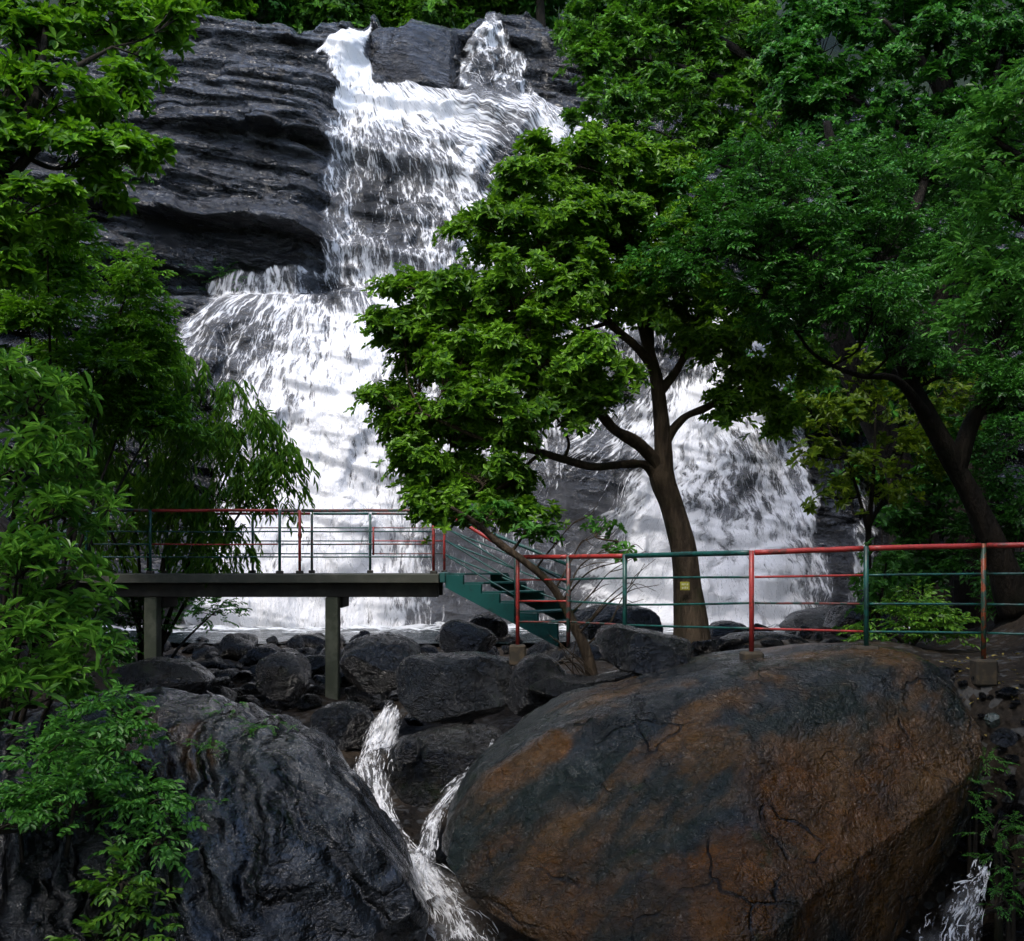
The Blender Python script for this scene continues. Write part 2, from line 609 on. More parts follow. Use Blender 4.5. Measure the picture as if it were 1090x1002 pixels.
def inside(poly, px, py):
    poly = np.asarray(poly, float)
    r = np.zeros(px.shape, bool)
    j = len(poly) - 1
    for i in range(len(poly)):
        xi, yi = poly[i]
        xj, yj = poly[j]
        if yi != yj:
            c = ((yi > py) != (yj > py)) & (px < (xj - xi) * (py - yi) / (yj - yi) + xi)
            r ^= c
        j = i
    return r


WATER = [
    [(575, 440), (690, 430), (694, 520), (650, 600), (610, 655), (555, 662), (580, 520)],
    [(338, 62), (345, 48), (362, 41), (380, 32), (403, 35), (398, 60), (404, 92), (450, 96), (490, 104), (520, 112), (560, 106), (585, 116),
     (628, 132), (655, 150), (700, 200), (740, 300), (740, 345), (600, 345), (520, 345), (420, 330), (385, 310), (346, 306), (351, 240),
     (345, 190), (355, 140), (364, 100), (356, 84), (346, 76)],
    [(489, 100), (487, 70), (497, 46), (512, 40), (522, 22), (533, 20), (536, 40), (558, 62), (563, 84), (560, 110), (520, 114)],
    [(236, 310), (262, 302), (300, 299), (318, 294), (346, 300), (400, 292), (520, 320), (640, 350), (660, 400), (625, 440), (600, 470), (585, 520), (578, 560),
     (590, 640), (600, 680), (195, 680), (215, 640), (232, 560), (240, 450), (205, 395), (192, 350)],
    [(640, 330), (760, 320), (860, 335), (855, 460), (862, 500), (868, 560), (882, 610), (878, 680), (560, 690), (575, 665), (630, 610), (655, 560), (690, 500), (685, 440), (640, 400)],
    [(908, 520), (932, 500), (926, 590), (908, 640), (893, 680), (872, 680), (899, 620)],
]
# how much water runs where: (px, py, rx, ry, amount)
FLOW = [(632, 520, 48, 75, -.42), (412, 225, 55, 75, -.30), (265, 360, 45, 30, -.22), (235, 410, 30, 50, -.30), (545, 180, 22, 35, -.50), (520, 85, 40, 40, -.30),
        (345, 240, 22, 60, -.15), (480, 300, 50, 60, -.1), (360, 315, 26, 14, -.5), (395, 225, 14, 30, -.1),
        (375, 50, 35, 22, .5), (385, 90, 26, 45, .35), (450, 125, 60, 20, .35), (400, 300, 40, 16, .2), (370, 380, 40, 60, .25), (310, 420, 35, 50, .05),
        (350, 480, 55, 60, .35), (345, 590, 110, 70, .4), (300, 650, 110, 22, .45), (500, 640, 48, 48, -.75), (500, 560, 60, 35, -.35), (570, 560, 40, 70, -.3),
        (690, 585, 40, 70, .55), (740, 440, 60, 45, .35), (800, 600, 60, 60, .22), (720, 380, 30, 40, -.5), (650, 390, 40, 35, -.3), (830, 560, 35, 50, .1), (780, 640, 90, 30, .4),
        (790, 520, 40, 40, -.12), (860, 640, 25, 50, -.3), (590, 170, 28, 22, .15), (600, 640, 40, 20, -.35), (640, 640, 30, 25, .1), (915, 580, 30, 90, -.15)]


def water_amount(px, py):
    w = np.zeros(px.shape)
    jx = 7 * vnoise(v3(px * .06, py * .06, 0), 61) + 4 * vnoise(v3(px * .2, py * .2, 0), 62)
    jy = 4 * vnoise(v3(px * .06, py * .06, 5), 63)
    m = np.zeros(px.shape, bool)
    for poly in WATER:
        m |= inside(poly, px + jx, py + jy)
    d = np.full(px.shape, .51)
    for (cx, cy, rx, ry, a) in FLOW:
        d += a * np.exp(-((px - cx) / rx) ** 2 - ((py - cy) / ry) ** 2)
    return np.where(m, np.clip(d, .05, 1.2), 0)


def flow_k(px, py):
    """sideways drift of the water: picture columns per row going down"""
    up = (px - 362) / (py + 14) * np.interp(py, [0, 120, 260, 310], [1, 1, .35, .1])
    lo = (px - 335) / np.maximum(py - 190, 60) * np.interp(py, [300, 420, 520], [.9, .35, 0]) * (px < 420)
    rt = np.interp(px, [600, 640, 700, 745, 780, 860], [-.9, -.8, -.55, -.1, .18, .25]) * sstep(330, 480, py)
    k = np.where(py < 305, up, np.where(px > 600, rt, lo))
    k = np.where((px > 484) & (py < 108), .12, k)
    return k


nx, nz, nb = 860, 640, 34
cxs = np.linspace(-21, 22, nx)
top_z = (HY - np.interp(cxs / 42 * F + CX, SIL_X, SIL_Y)) / F * 42.0
top_z = top_z + .35 * vnoise(v3(cxs * 1.1, 0, 0), 3) + .22 * vnoise(v3(cxs * 3.0, 0, 0), 4)
tt = np.linspace(0, 1, nz)
CXg = np.broadcast_to(cxs[None], (nz, nx))
CZg = -2.8 + tt[:, None] * (top_z[None] + 2.8)
Y1 = cliff_y0(CXg, CZg)
CPX, CPY = CXg / Y1 * F + CX, HY - CZg / Y1 * F
AMT = water_amount(CPX, CPY)
wet = (AMT > 0).astype(float)
for _ in range(6):
    wet[1:-1, 1:-1] = (wet[1:-1, 1:-1] * 2 + wet[:-2, 1:-1] + wet[2:, 1:-1] + wet[1:-1, :-2] + wet[1:-1, 2:]) / 6
CY = cliff_y(CXg, CZg, wet)
# rounded shoulder and the flat top going back into the hill
b = np.linspace(0, 1, nb + 1)[1:, None]
TX = np.broadcast_to(cxs[None], (nb, nx))
TY = CY[-1][None] + 12 * b ** 1.6
TZ = CZg[-1][None] + .9 * np.sin(np.minimum(b * 2.2, 1) * math.pi / 2) * .35 + 1.3 * b + .12 * fbm(v3(TX * .8, TY * .8, 0), 3, 8)
V = np.stack([np.concatenate([CXg, TX]), np.concatenate([CY, TY]), np.concatenate([CZg, TZ])], -1).reshape(-1, 3)
M_CLIFF = rock_mat('cliff_rock', c4(.018, .022, .028), c4(.11, .126, .155), stain=c4(.030, .022, .014), scale=.5, strata=(.7, 4.5, -.2, .9), rough=(.16, .42), wetness=1.0, coat_r=.10, webs=((.16, .3, .75), (0, -.2, 0)), webk=1.3, crack=.5, dist=.22, bump=.9, stain_bias=-.08)
cliff = structure(obj('cliff', new_mesh('cliff', V, grid_faces(nx, nz + nb), M_CLIFF)))

# ------------------------------------------------------------------ the falls: a foam sheet that follows the rock, and strands of water running over it
dzs = np.gradient(CZg, axis=0)
K = flow_k(CPX, CPY)
U = np.zeros((nz, nx))
jl = int(np.argmin(np.abs(CZg[:, nx // 3] - 8.3)))


def trace(j1, j0, zref):
    """carry the strand coordinate down along the flow, then rescale it to metres at the height zref"""
    U[j1] = cxs
    for j in range(j1 - 1, j0 - 1, -1):
        U[j] = np.interp(cxs - K[j] * (CZg[j + 1] - CZg[j]), cxs, U[j + 1]) + (cxs * .0001)
    jr = int(np.argmin(np.abs(CZg[:, nx // 3] - zref)))
    ur = np.maximum.accumulate(U[jr].copy()) + np.arange(nx) * 1e-6
    for j in range(j0, j1 + 1):
        U[j] = np.interp(U[j], ur, cxs)


trace(nz - 1, jl, 12.5)
trace(jl - 1, 0, 5.5)
# water leaps: it cannot follow the rock back under a ledge at once
WY = CY.copy()
for j in range(nz - 2, -1, -1):
    step = .55 * (CZg[j + 1] - CZg[j])
    WY[j] = np.minimum(WY[j], WY[j + 1] + step)
SM = WY.copy()
for _ in range(5):
    SM[1:-1, 1:-1] = (SM[1:-1, 1:-1] * 2 + SM[:-2, 1:-1] + SM[2:, 1:-1] + SM[1:-1, :-2] + SM[1:-1, 2:]) / 6
WY = np.minimum(SM - .05, WY - .03) - .05 * np.abs(fbm(v3(U * 5, CZg * 1.2, 0), 3, 71))
soft = (AMT > 0).astype(float)
for _ in range(14):
    soft[1:-1, 1:-1] = (soft[1:-1, 1:-1] * 2 + soft[:-2, 1:-1] + soft[2:, 1:-1] + soft[1:-1, :-2] + soft[1:-1, 2:]) / 6
AMT = AMT * sstep(.35, 1.0, soft)
nin = AMT > 0
qs = grid_faces(nx, nz)
keep = nin.ravel()[qs].any(axis=1)
qs = qs[keep]
used, inv = np.unique(qs.ravel(), return_inverse=True)
Vw = np.stack([CXg, WY, CZg], -1).reshape(-1, 3)[used]


def foam_mat():
    t = NT('falling_water')
    am = t.n('Attribute', {'attribute_name': 'amount'}).outputs['Fac']
    uv = t.n('Attribute', {'attribute_name': 'strand'}).outputs['Vector']
    nz_ = t.n('TexNoise', Vector=t.n('Mapping', Vector=uv, Scale=(1.2, 1.0, 1)).outputs[0], Scale=1.4, Detail=4.0).outputs['Color']
    sub = t.n('VectorMath', {'operation': 'SUBTRACT'}, i0=nz_, i1=(.5, .5, .5))
    sc = t.n('VectorMath', {'operation': 'MULTIPLY'}, i0=sub, i1=(.34, .55, 0))
    w = t.n('VectorMath', {'operation': 'ADD'}, i0=uv, i1=sc).outputs[0]

    def lace(sx, sy, wd_):
        v = t.n('TexVoronoi', {'feature': 'DISTANCE_TO_EDGE'}, Vector=t.n('Mapping', Vector=w, Scale=(sx, sy, 1)).outputs[0], Scale=1.0).outputs[0]
        return t.ramp(v, 0.0, wd_, 1.0, 0.0)

    l1 = lace(2.6, 1.1, .26)
    l2 = lace(6.5, 2.4, .30)
    st = t.noise(t.n('Mapping', Vector=w, Scale=(15.0, 1.6, 1)).outputs[0], 1.0, 6, .72)
    st2 = t.noise(t.n('Mapping', Vector=w, Scale=(2.6, .7, 1)).outputs[0], 1.0, 5, .6)
    st3 = t.noise(t.n('Mapping', Vector=w, Scale=(34.0, 7.0, 1)).outputs[0], 1.0, 3, .7)
    h = t.math('ADD', t.math('MULTIPLY', l1, .36), t.math('MULTIPLY', l2, .34))
    for q, k in ((st, 1.9), (st2, 1.4), (st3, 1.0), (am, 1.45)):
        h = t.math('ADD', h, t.math('MULTIPLY', t.math('SUBTRACT', q, .5), k))
    film = t.math('MULTIPLY', t.ramp(am, .05, .8, .0, .38), t.ramp(st2, .3, .65, .3, 1.0))
    a = t.math('MAXIMUM', t.ramp(h, .12, .74), film)
    p = t.n('BsdfPrincipled', Base_Color=c4(.88, .89, .91), Roughness=.55, Normal=t.bump(h, .6, .06))
    tr = t.n('BsdfTransparent', Color=c4(1, 1, 1))
    mx = t.n('MixShader', i0=t.math('MULTIPLY', a, .97), i1=tr.outputs[0], i2=p.outputs[0])
    return t.done(mx.outputs[0])


M_FOAM = foam_mat()


def strand_mat():
    t = NT('white_water')
    p = t.n('BsdfPrincipled', Base_Color=c4(.88, .89, .91), Roughness=.5)
    tr = t.n('BsdfTranslucent', Color=c4(.88, .89, .91))
    mx = t.n('MixShader', i0=.3, i1=p.outputs[0], i2=tr.outputs[0])
    br = t.ramp(t.noise(t.co((1, 1, .6)), 9.0, 4, .7), .40, .60)
    tp = t.n('BsdfTransparent')
    return t.done(t.n('MixShader', i0=br, i1=tp.outputs[0], i2=mx.outputs[0]).outputs[0])


M_STRAND = strand_mat()


def ribbon_mesh(paths, widths, side, V, Fq):
    """flat-ish ribbons along polylines, bowed in the middle"""
    for pts, w in zip(paths, widths):
        m = len(pts)
        if m < 3:
            continue
        T = unit(np.gradient(pts, axis=0))
        S = unit(np.cross(T, side))
        ww = w * np.sin(np.linspace(.12, math.pi - .05, m)) ** .6
        L, R_ = pts - S * ww[:, None], pts + S * ww[:, None]
        Mi = pts + side * (ww * .8)[:, None]
        n0 = sum(len(v) for v in V)
        V.append(np.stack([L, Mi, R_], 1).reshape(-1, 3))
        k = np.arange(m - 1) * 3 + n0
        Fq.append(np.concatenate([np.stack([k, k + 1, k + 4, k + 3], -1), np.stack([k + 1, k + 2, k + 5, k + 4], -1)]))


ok = np.argwhere(nin)
pr = AMT[nin] ** 1.2
pick = ok[rng.choice(len(ok), 4200, p=pr / pr.sum())]
dxc = cxs[1] - cxs[0]
Vs, Fs, cnt = [], [], 0
lens = rng.integers(8, 30, len(pick))
GYx = np.gradient(WY, axis=1) / dxc
for (j, i), L in zip(pick, lens):
    fi, fj = i + rng.random(), float(j)
    pts = []
    drift = 0
    for s in range(L):
        ji, ii = int(fj), int(fi)
        if ji < 1 or ii < 1 or ii >= nx - 1 or not nin[ji, ii]:
            break
        x = -21 + fi * dxc
        z = CZg[ji, ii] * (1 - (fj - ji)) + CZg[min(ji + 1, nz - 1), ii] * (fj - ji)
        pts.append((x, WY[ji, ii] - .03, z))
        dz = CZg[ji, ii] - CZg[ji - 1, ii]
        drift = drift * .7 + .3 * (np.clip(GYx[ji, ii], -2.5, 2.5) * .55 + rng.normal() * .35)
        fi += (K[ji, ii] + drift) * dz / dxc
        fj -= 1
    if len(pts) >= 4:
        pts = np.array(pts)
        pts[:, 1] += np.cumsum(rng.normal(size=len(pts)) * .008)
        Vs_, w = pts, rng.uniform(.003, .009) * (1 + 1.2 * (rng.random() < .12))
        T = unit(np.gradient(pts, axis=0))
        side = np.array([0, -1., .15])
        S = unit(np.cross(T, side))
        m = len(pts)
        ww = w * np.sin(np.linspace(.12, math.pi - .05, m)) ** .6 * (1 + .4 * rng.normal(size=m).clip(-1, 1))
        Mi = pts + side * (np.abs(ww) * .8)[:, None]
        Vs.append(np.stack([pts - S * ww[:, None], Mi, pts + S * ww[:, None]], 1).reshape(-1, 3))
        k = np.arange(m - 1) * 3 + cnt
        Fs.append(np.concatenate([np.stack([k, k + 1, k + 4, k + 3], -1), np.stack([k + 1, k + 2, k + 5, k + 4], -1)]))
        cnt += m * 3

Vst, Fst = np.concatenate(Vs), np.concatenate(Fs)
me = new_mesh('waterfall', np.concatenate([Vw, Vst]), [np.concatenate([inv.reshape(-1, 4), Fst + len(Vw)])], M_FOAM)
me.materials.append(M_STRAND)
nq = len(inv) // 4
me.polygons.foreach_set('material_index', np.concatenate([np.zeros(nq, np.int32), np.ones(len(Fst), np.int32)]))
at = me.attributes.new('amount', 'FLOAT', 'POINT')
at.data.foreach_set('value', np.concatenate([AMT.ravel()[used], np.ones(len(Vst))]).astype(np.float32))
at = me.attributes.new('strand', 'FLOAT_VECTOR', 'POINT')
uvv = np.zeros((len(Vw) + len(Vst), 3), np.float32)
arc = CZg - WY * .03
uvv[:len(Vw), 0] = U.ravel()[used]
uvv[:len(Vw), 1] = arc.ravel()[used]
at.data.foreach_set('vector', uvv.ravel())
falls = structure(obj('waterfall', me))
# ------------------------------------------------------------------ boulders
def outline_rock(name, pts, Y, depth, mat, label, group=None, lean=0.0, seed=0, amp=.08, boxy=.75, nt=150, nv=70, facet=.0, rad_front=1.0, centre=None, kind='boulder', ridges=None, planes=(), ncut=5, fine=1.0):
    """a closed boulder whose silhouette, seen from the path, runs through pts (picture columns and rows at the distance Y)"""
    pts = np.asarray(pts, float)
    c2 = pts.mean(0) if centre is None else np.asarray(centre, float)
    loop = catmull(np.concatenate([pts, pts[:1]]), 10)[:-1]
    seg = np.linalg.norm(np.diff(np.concatenate([loop, loop[:1]]), axis=0), axis=1)
    s = np.concatenate([[0], np.cumsum(seg)])
    u = np.linspace(0, s[-1], nt, endpoint=False)
    L = np.concatenate([loop, loop[:1]])
    loop = np.stack([np.interp(u, s, L[:, 0]), np.interp(u, s, L[:, 1])], -1)

    def world(p2):
        k = (HY - p2[:, 1]) / F
        k0 = (HY - c2[1]) / F
        zc = k0 * Y
        yy = (Y - lean * zc) / (1 - lean * k)
        return np.stack([(p2[:, 0] - CX) / F * yy, yy, k * yy], -1)

    O = world(loop)
    C = world(c2[None])[0]
    ph = np.linspace(0.0, math.pi, nv)
    pw = 1.0 + 1.1 / boxy
    sn = np.sin(ph)
    sn[0] = sn[-1] = 1e-4
    prof = np.clip(1 - sn ** pw, 0, 1) ** (1 / pw)
    V = C[None, None] + (O - C)[None] * sn[:, None, None]
    dd = np.where(np.cos(ph) > 0, -depth * rad_front, depth) * prof
    V[..., 1] += dd[:, None]
    Nn = (O - C)[None] / np.linalg.norm(O - C, axis=1)[None, :, None] * (sn ** (pw - 1))[:, None, None]
    Nn = np.broadcast_to(Nn, V.shape).copy()
    Nn[..., 1] += (np.where(np.cos(ph) > 0, -1, 1) * prof ** (pw - 1))[:, None]
    Nn = unit(Nn)
    size = np.linalg.norm(O - C, axis=1).mean()
    q = V / size
    d = amp * fbm(q * 1.5 + seed, 5, seed) + amp * .5 * (.5 - np.abs(fbm(q * 2.6 + seed, 3, seed + 7))) * 1.2
    if facet:
        d1, d2, iv = worley(q * 1.7 + seed, seed)
        d = d - facet * d1 + facet * .5
        d1, d2, iv = worley(q * 4.1 + seed, seed + 4)
        d = d - facet * .3 * d1
    if ridges:
        sx, sz, kk, ra = ridges
        w = V[..., 0] * sx + V[..., 2] * sz + .45 * fbm(V * .7, 3, seed + 3)
        d = d + ra / size * (np.abs(np.sin(w * kk + 2.5 * fbm(V * .5, 2, seed + 9))) - .5) * (.4 + .6 * vnoise(V * .6, seed + 12)) + ra * .6 / size * fbm(np.stack([w * kk * .8, V[..., 1], (V[..., 0] * sz - V[..., 2] * sx) * .7], -1), 4, seed + 4)
    d += .012 * fine * fbm(q * 14, 3, seed + 5) + fine * (.030 * (.3 - np.abs(fbm(V * 2.3 + 3, 4, seed + 15))) + .024 * (.3 - np.abs(fbm(V * np.array([6., 6, 9]) + 3 + .3 * vnoise(V * 3, seed)[..., None], 3, seed + 25)))) / size
    V = V + Nn * ((d - np.percentile(d, 85)) * size)[..., None]
    # flat faces: cut by planes that leave the outline nearly alone
    r_ = np.random.default_rng(seed + 500)
    cuts = list(planes)
    for _ in range(ncut):
        nn = unit(np.array([r_.normal() * .8, -abs(r_.normal()) - .35, r_.normal() * .7 + .25]))
        h = ((V - C).reshape(-1, 3) @ nn)
        cuts.append((C + nn * (h.max() * r_.uniform(.62, .82)), nn))
    for (pt, nn) in cuts:
        nn = unit(np.asarray(nn, float))
        e = (V - np.asarray(pt)) @ nn + .03 * size * fbm(V / size * 2.2, 3, seed + 31)
        V = V - np.maximum(e, 0)[..., None] * nn * .93
    V[0] = V[0].mean(0)
    V[-1] = V[-1].mean(0)
    me = new_mesh(name, V.reshape(-1, 3), grid_faces(nt, nv, True)[:, ::-1], mat)
    o = obj(name, me)
    return tag(o, label, kind, group)


def convex_rock(name, mat, seed, n=40, k=13, amp=.05, sq=(1, 1, .7)):
    """an angular rock about 1 unit in radius: a rounded intersection of k half spaces"""
    r_ = np.random.default_rng(seed)
    nrm = unit(r_.normal(size=(k, 3)))
    h = r_.uniform(.68, 1.0, k)
    th = np.linspace(0, 2 * math.pi, n, endpoint=False)
    ph = np.linspace(0.02, math.pi - .02, n // 2 + 1)
    D = np.stack([np.sin(ph)[:, None] * np.cos(th), np.sin(ph)[:, None] * np.sin(th), np.cos(ph)[:, None] * np.ones(n)], -1)
    dots = np.clip(D @ nrm.T, 1e-3, None)
    rr = (h / dots)
    r = (np.sum(rr ** -14.0, -1)) ** (-1 / 14.0)
    r = np.minimum(r, 1.25)
    r *= 1 + amp * fbm(D * 2.4 + seed, 4, seed) + amp * .3 * fbm(D * 8, 3, seed + 1)
    V = D * r[..., None] * np.array(sq)
    return new_mesh(name, V.reshape(-1, 3), grid_faces(n, n // 2 + 1, True)[:, ::-1], mat)


M_BIG = rock_mat('boulder_rock', wetness=.5, spec=.2, a=c4(.005, .007, .008), b=c4(.020, .027, .033), stain=c4(.092, .034, .001),  # lighter blue-grey: part rock colour, part wet sheen painted in
                 spots=[(2.7, 8.6, -1.9, 1.35), (3.3, 9.0, -1.5, 1.0), (3.45, 10.6, -1.0, .5), (-.25, 9.0, -1.95, .9), (.1, 8.6, -2.4, 1.1), (.75, 8.4, -2.7, 1.1), (1.75, 8.1, -2.5, .9), (1.75, 9.6, -1.35, .35), (.25, 9.4, -1.45, .35)],
                 scale=1.0, rough=(.18, .42), crack=.9, moss=.1, dist=.10, bump=1.0, bands=(math.radians(-37), 1.0, .16), webk=.45)
M_SLAB = rock_mat('slab_rock', c4(.004, .005, .006), c4(.024, .031, .038), stain=c4(.045, .025, .010), spots=[(-2.9, 9.0, -1.6, .9), (-1.25, 9.6, -2.0, .35), (-2.2, 8.0, -3.0, .7)],  # bluish patches carry some painted sheen, dark grooves some painted ridge shade
                  scale=1.1, rough=(.12, .36), crack=.5, dist=.09, flow=(0, math.radians(31), 0, 1.1, 1.1), webk=.35)
M_DARK = rock_mat('dark_wet_rock', c4(.003, .0035, .004), c4(.014, .0155, .017), stain=c4(.022, .016, .007), scale=1.6, rough=(.16, .45), wetness=.8, coat_r=.07, spec=.2, webk=.8, bump=1.4, crack=.5, dist=.08, stain_bias=-.06, moss=.3)
M_MID = rock_mat('grey_wet_rock', c4(.005, .006, .007), c4(.026, .031, .035), stain=c4(.030, .024, .010), scale=1.4, rough=(.2, .5), wetness=.8, coat_r=.07, spec=.2, webk=.8, bump=1.4, crack=.5, dist=.08, stain_bias=-.08, moss=.1)
M_BROWN = rock_mat('brown_mossy_rock', c4(.008, .008, .006), c4(.02, .018, .012), stain=c4(.034, .020, .006), scale=1.4, rough=(.2, .5), wetness=.8, coat_r=.07, spec=.2, webk=.8, bump=1.4, crack=.6, dist=.08, moss=.5)

BIG = [(463, 905), (470, 876), (492, 838), (524, 798), (566, 765), (610, 742), (660, 728), (715, 712), (770, 698), (830, 690), (885, 686), (935, 686), (966, 694),
       (990, 714), (1008, 742), (1024, 765), (1031, 815), (1027, 875), (1012, 925), (990, 965), (955, 1005), (900, 1040), (760, 1060), (640, 1030), (560, 985), (500, 945)]
outline_rock('boulder', BIG, 9.6, 2.0, M_BIG, 'huge rounded brown and grey boulder under the railing, largest rock in the foreground', lean=.95, seed=3, amp=.05, boxy=.62, nt=420, nv=200, facet=.05, centre=(760, 860), rad_front=.75, ncut=0,
             fine=.6, planes=[(P(905, 862, 8.35), (.60, -.78, -.05)), (P(870, 770, 9.2), (.25, -.70, .62)), (P(560, 900, 8.45), (-.55, -.75, .1)), (P(690, 800, 9.1), (-.30, -.62, .70))])
SLAB = [(-60, 790), (40, 752), (130, 738), (195, 746), (250, 758), (300, 772), (340, 792), (366, 820), (385, 848), (410, 890), (432, 930), (446, 970), (454, 1020), (440, 1080),
        (330, 1120), (180, 1130), (20, 1120), (-80, 1020), (-90, 880)]
outline_rock('rock_slab', SLAB, 8.8, 1.7, M_SLAB, 'broad dark wet rock slab with rippled flow ridges at lower left', lean=1.05, seed=8, amp=.035, boxy=.62, nt=420, nv=200, facet=.03, centre=(200, 900), rad_front=.55,
             kind='rock slab', ridges=(.84, .54, 9.5, .12), ncut=2, fine=.4)

B = outline_rock
B('boulder', [(417, 722), (424, 706), (446, 697), (490, 694), (532, 698), (546, 712), (541, 742), (528, 768), (500, 776), (464, 774), (438, 760), (422, 742)], 13.4, .55, M_MID,
  'blocky wet grey boulder with brown left face above the left cascade', lean=.5, seed=21, amp=.05, boxy=.5, facet=.10)
B('boulder', [(540, 730), (549, 708), (566, 696), (590, 702), (608, 722), (613, 738), (600, 756), (574, 764), (548, 762), (536, 748)], 13.0, .5, M_DARK,
  'smooth dark boulder right of the blocky boulder, beneath the red post', lean=.4, seed=22, amp=.05, boxy=.55, facet=.08)
B('boulder', [(362, 708), (366, 690), (384, 678), (408, 674), (436, 680), (448, 694), (440, 716), (424, 732), (396, 738), (370, 728)], 15.2, .7, M_MID,
  'flat topped shiny grey boulder right of the middle bridge pillar', lean=.7, seed=23, amp=.05, boxy=.6, facet=.07)
B('boulder', [(412, 812), (420, 792), (446, 780), (486, 774), (524, 774), (540, 790), (524, 818), (496, 842), (462, 858), (430, 850), (416, 834)], 11.6, .6, M_BROWN,
  'brown mossy boulder wedged between the two small cascades', lean=.4, seed=24, amp=.06, boxy=.6, facet=.08)
B('boulder', [(632, 684), (640, 668), (668, 666), (706, 674), (734, 682), (742, 696), (730, 712), (704, 718), (672, 716), (646, 704)], 11.6, .6, M_MID,
  'long grey boulder lying in front of the tree trunk base', lean=.5, seed=25, amp=.06, boxy=.55, facet=.10)
B('boulder', [(604, 664), (616, 650), (640, 644), (668, 642), (694, 650), (707, 664), (704, 676), (660, 684), (620, 680)], 17.0, .7, M_MID,
  'pale grey boulder behind the railing just left of the tree trunk', lean=.5, seed=26, amp=.06, boxy=.6, facet=.08)
B('boulder', [(467, 682), (470, 666), (486, 659), (504, 664), (522, 672), (530, 684), (522, 694), (492, 696), (472, 693)], 17.2, .5, M_DARK,
  'rounded black boulder under the green stairs', lean=.4, seed=27, amp=.06, boxy=.6, facet=.09)
B('boulder', [(496, 668), (502, 656), (516, 652), (532, 655), (541, 666), (538, 678), (514, 680), (500, 677)], 18.6, .5, M_MID,
  'small pale grey boulder half hidden behind the black boulder under the stairs', lean=.4, seed=28, amp=.05, boxy=.65, facet=.06)
B('boulder', [(272, 722), (278, 704), (296, 694), (318, 697), (330, 712), (327, 732), (312, 744), (286, 742)], 15.0, .5, M_DARK,
  'large black boulder left of the middle bridge pillar', lean=.3, seed=29, amp=.06, boxy=.55, facet=.10)
B('boulder', [(322, 732), (332, 722), (360, 718), (384, 722), (394, 734), (384, 748), (352, 752), (328, 748)], 19.0, .45, M_DARK,
  'flat dark boulder just behind the foot of the middle bridge pillar', lean=.6, seed=30, amp=.06, boxy=.55, facet=.10)
B('boulder', [(330, 772), (336, 756), (356, 748), (384, 750), (396, 764), (390, 788), (364, 796), (340, 790)], 13.4, .5, M_DARK,
  'black boulder beside the left cascade, between it and the rippled slab', lean=.3, seed=31, amp=.06, boxy=.55, facet=.10)
B('boulder', [(420, 800), (424, 788), (436, 785), (446, 792), (446, 806), (434, 812), (423, 809)], 11.2, .25, M_DARK,
  'small black rock standing in the left cascade', lean=.2, seed=32, amp=.06, boxy=.6, facet=.08, nt=90, nv=46)
B('boulder', [(760, 690), (772, 678), (800, 672), (838, 674), (860, 684), (856, 694), (812, 700), (774, 700)], 14.6, .5, M_MID,
  'flat grey rock slab behind the second red post', lean=.7, seed=33, amp=.05, boxy=.55, facet=.08)
B('boulder', [(990, 720), (996, 712), (1008, 709), (1016, 714), (1016, 724), (1004, 730), (993, 728)], 10.2, .12, M_MID,
  'small pale grey stone on the path edge right of the huge boulder', lean=.3, seed=34, amp=.06, boxy=.6, facet=.08, nt=90, nv=46, kind='stone')
B('boulder', [(1056, 790), (1060, 779), (1072, 775), (1081, 781), (1079, 790), (1068, 796)], 9.6, .12, M_MID,
  'flat grey stone on the leafy bank at the right edge', lean=.5, seed=35, amp=.06, boxy=.6, facet=.08, nt=90, nv=46, kind='stone')
M_GREENISH = rock_mat('greenish_rock', c4(.04, .06, .05), c4(.07, .09, .075), scale=2.0, rough=(.3, .6), crack=.3, dist=.02)
B('boulder', [(1048, 766), (1052, 760), (1060, 759), (1065, 764), (1063, 772), (1054, 775)], 9.8, .10, M_GREENISH,
  'greenish stone on the leafy bank above the flat grey stone', lean=.3, seed=36, amp=.06, boxy=.65, facet=.06, nt=80, nv=40, kind='stone')
B('boulder', [(560, 728), (572, 738), (600, 744), (640, 740), (690, 726), (720, 712), (700, 706), (660, 716), (610, 724), (585, 718)][::-1], 12.6, .5, M_DARK,
  'low dark rock tucked against the top left of the huge boulder', lean=.6, seed=37, amp=.05, boxy=.6, facet=.06)
# rocks at the foot of the right-hand fall
B('boulder', [(880, 668), (888, 650), (906, 640), (930, 646), (948, 660), (944, 680), (910, 686)], 19.0, .7, M_DARK, 'dark wet rock beside the thin right hand trickle of the falls', lean=.4, seed=38, amp=.07, boxy=.6, facet=.09)
B('boulder', [(752, 676), (758, 664), (772, 660), (790, 664), (800, 674), (790, 684), (764, 684)], 18.0, .5, M_DARK, 'dark round rock just right of the tree trunk base', lean=.4, seed=39, amp=.06, boxy=.6, facet=.08)
B('boulder', [(830, 668), (850, 652), (884, 646), (905, 655), (905, 676), (860, 684)], 24.0, .9, M_MID, 'grey rock with water running over it at the foot of the right fall', lean=.7, seed=41, amp=.08, boxy=.6, facet=.10)

# the rubble between the bridge and the pool: one rock per place, three shapes
PROTO = [convex_rock('rock', M_DARK, 100 + k) for k in range(5)] + [convex_rock('rock', M_MID, 120 + k) for k in range(2)]


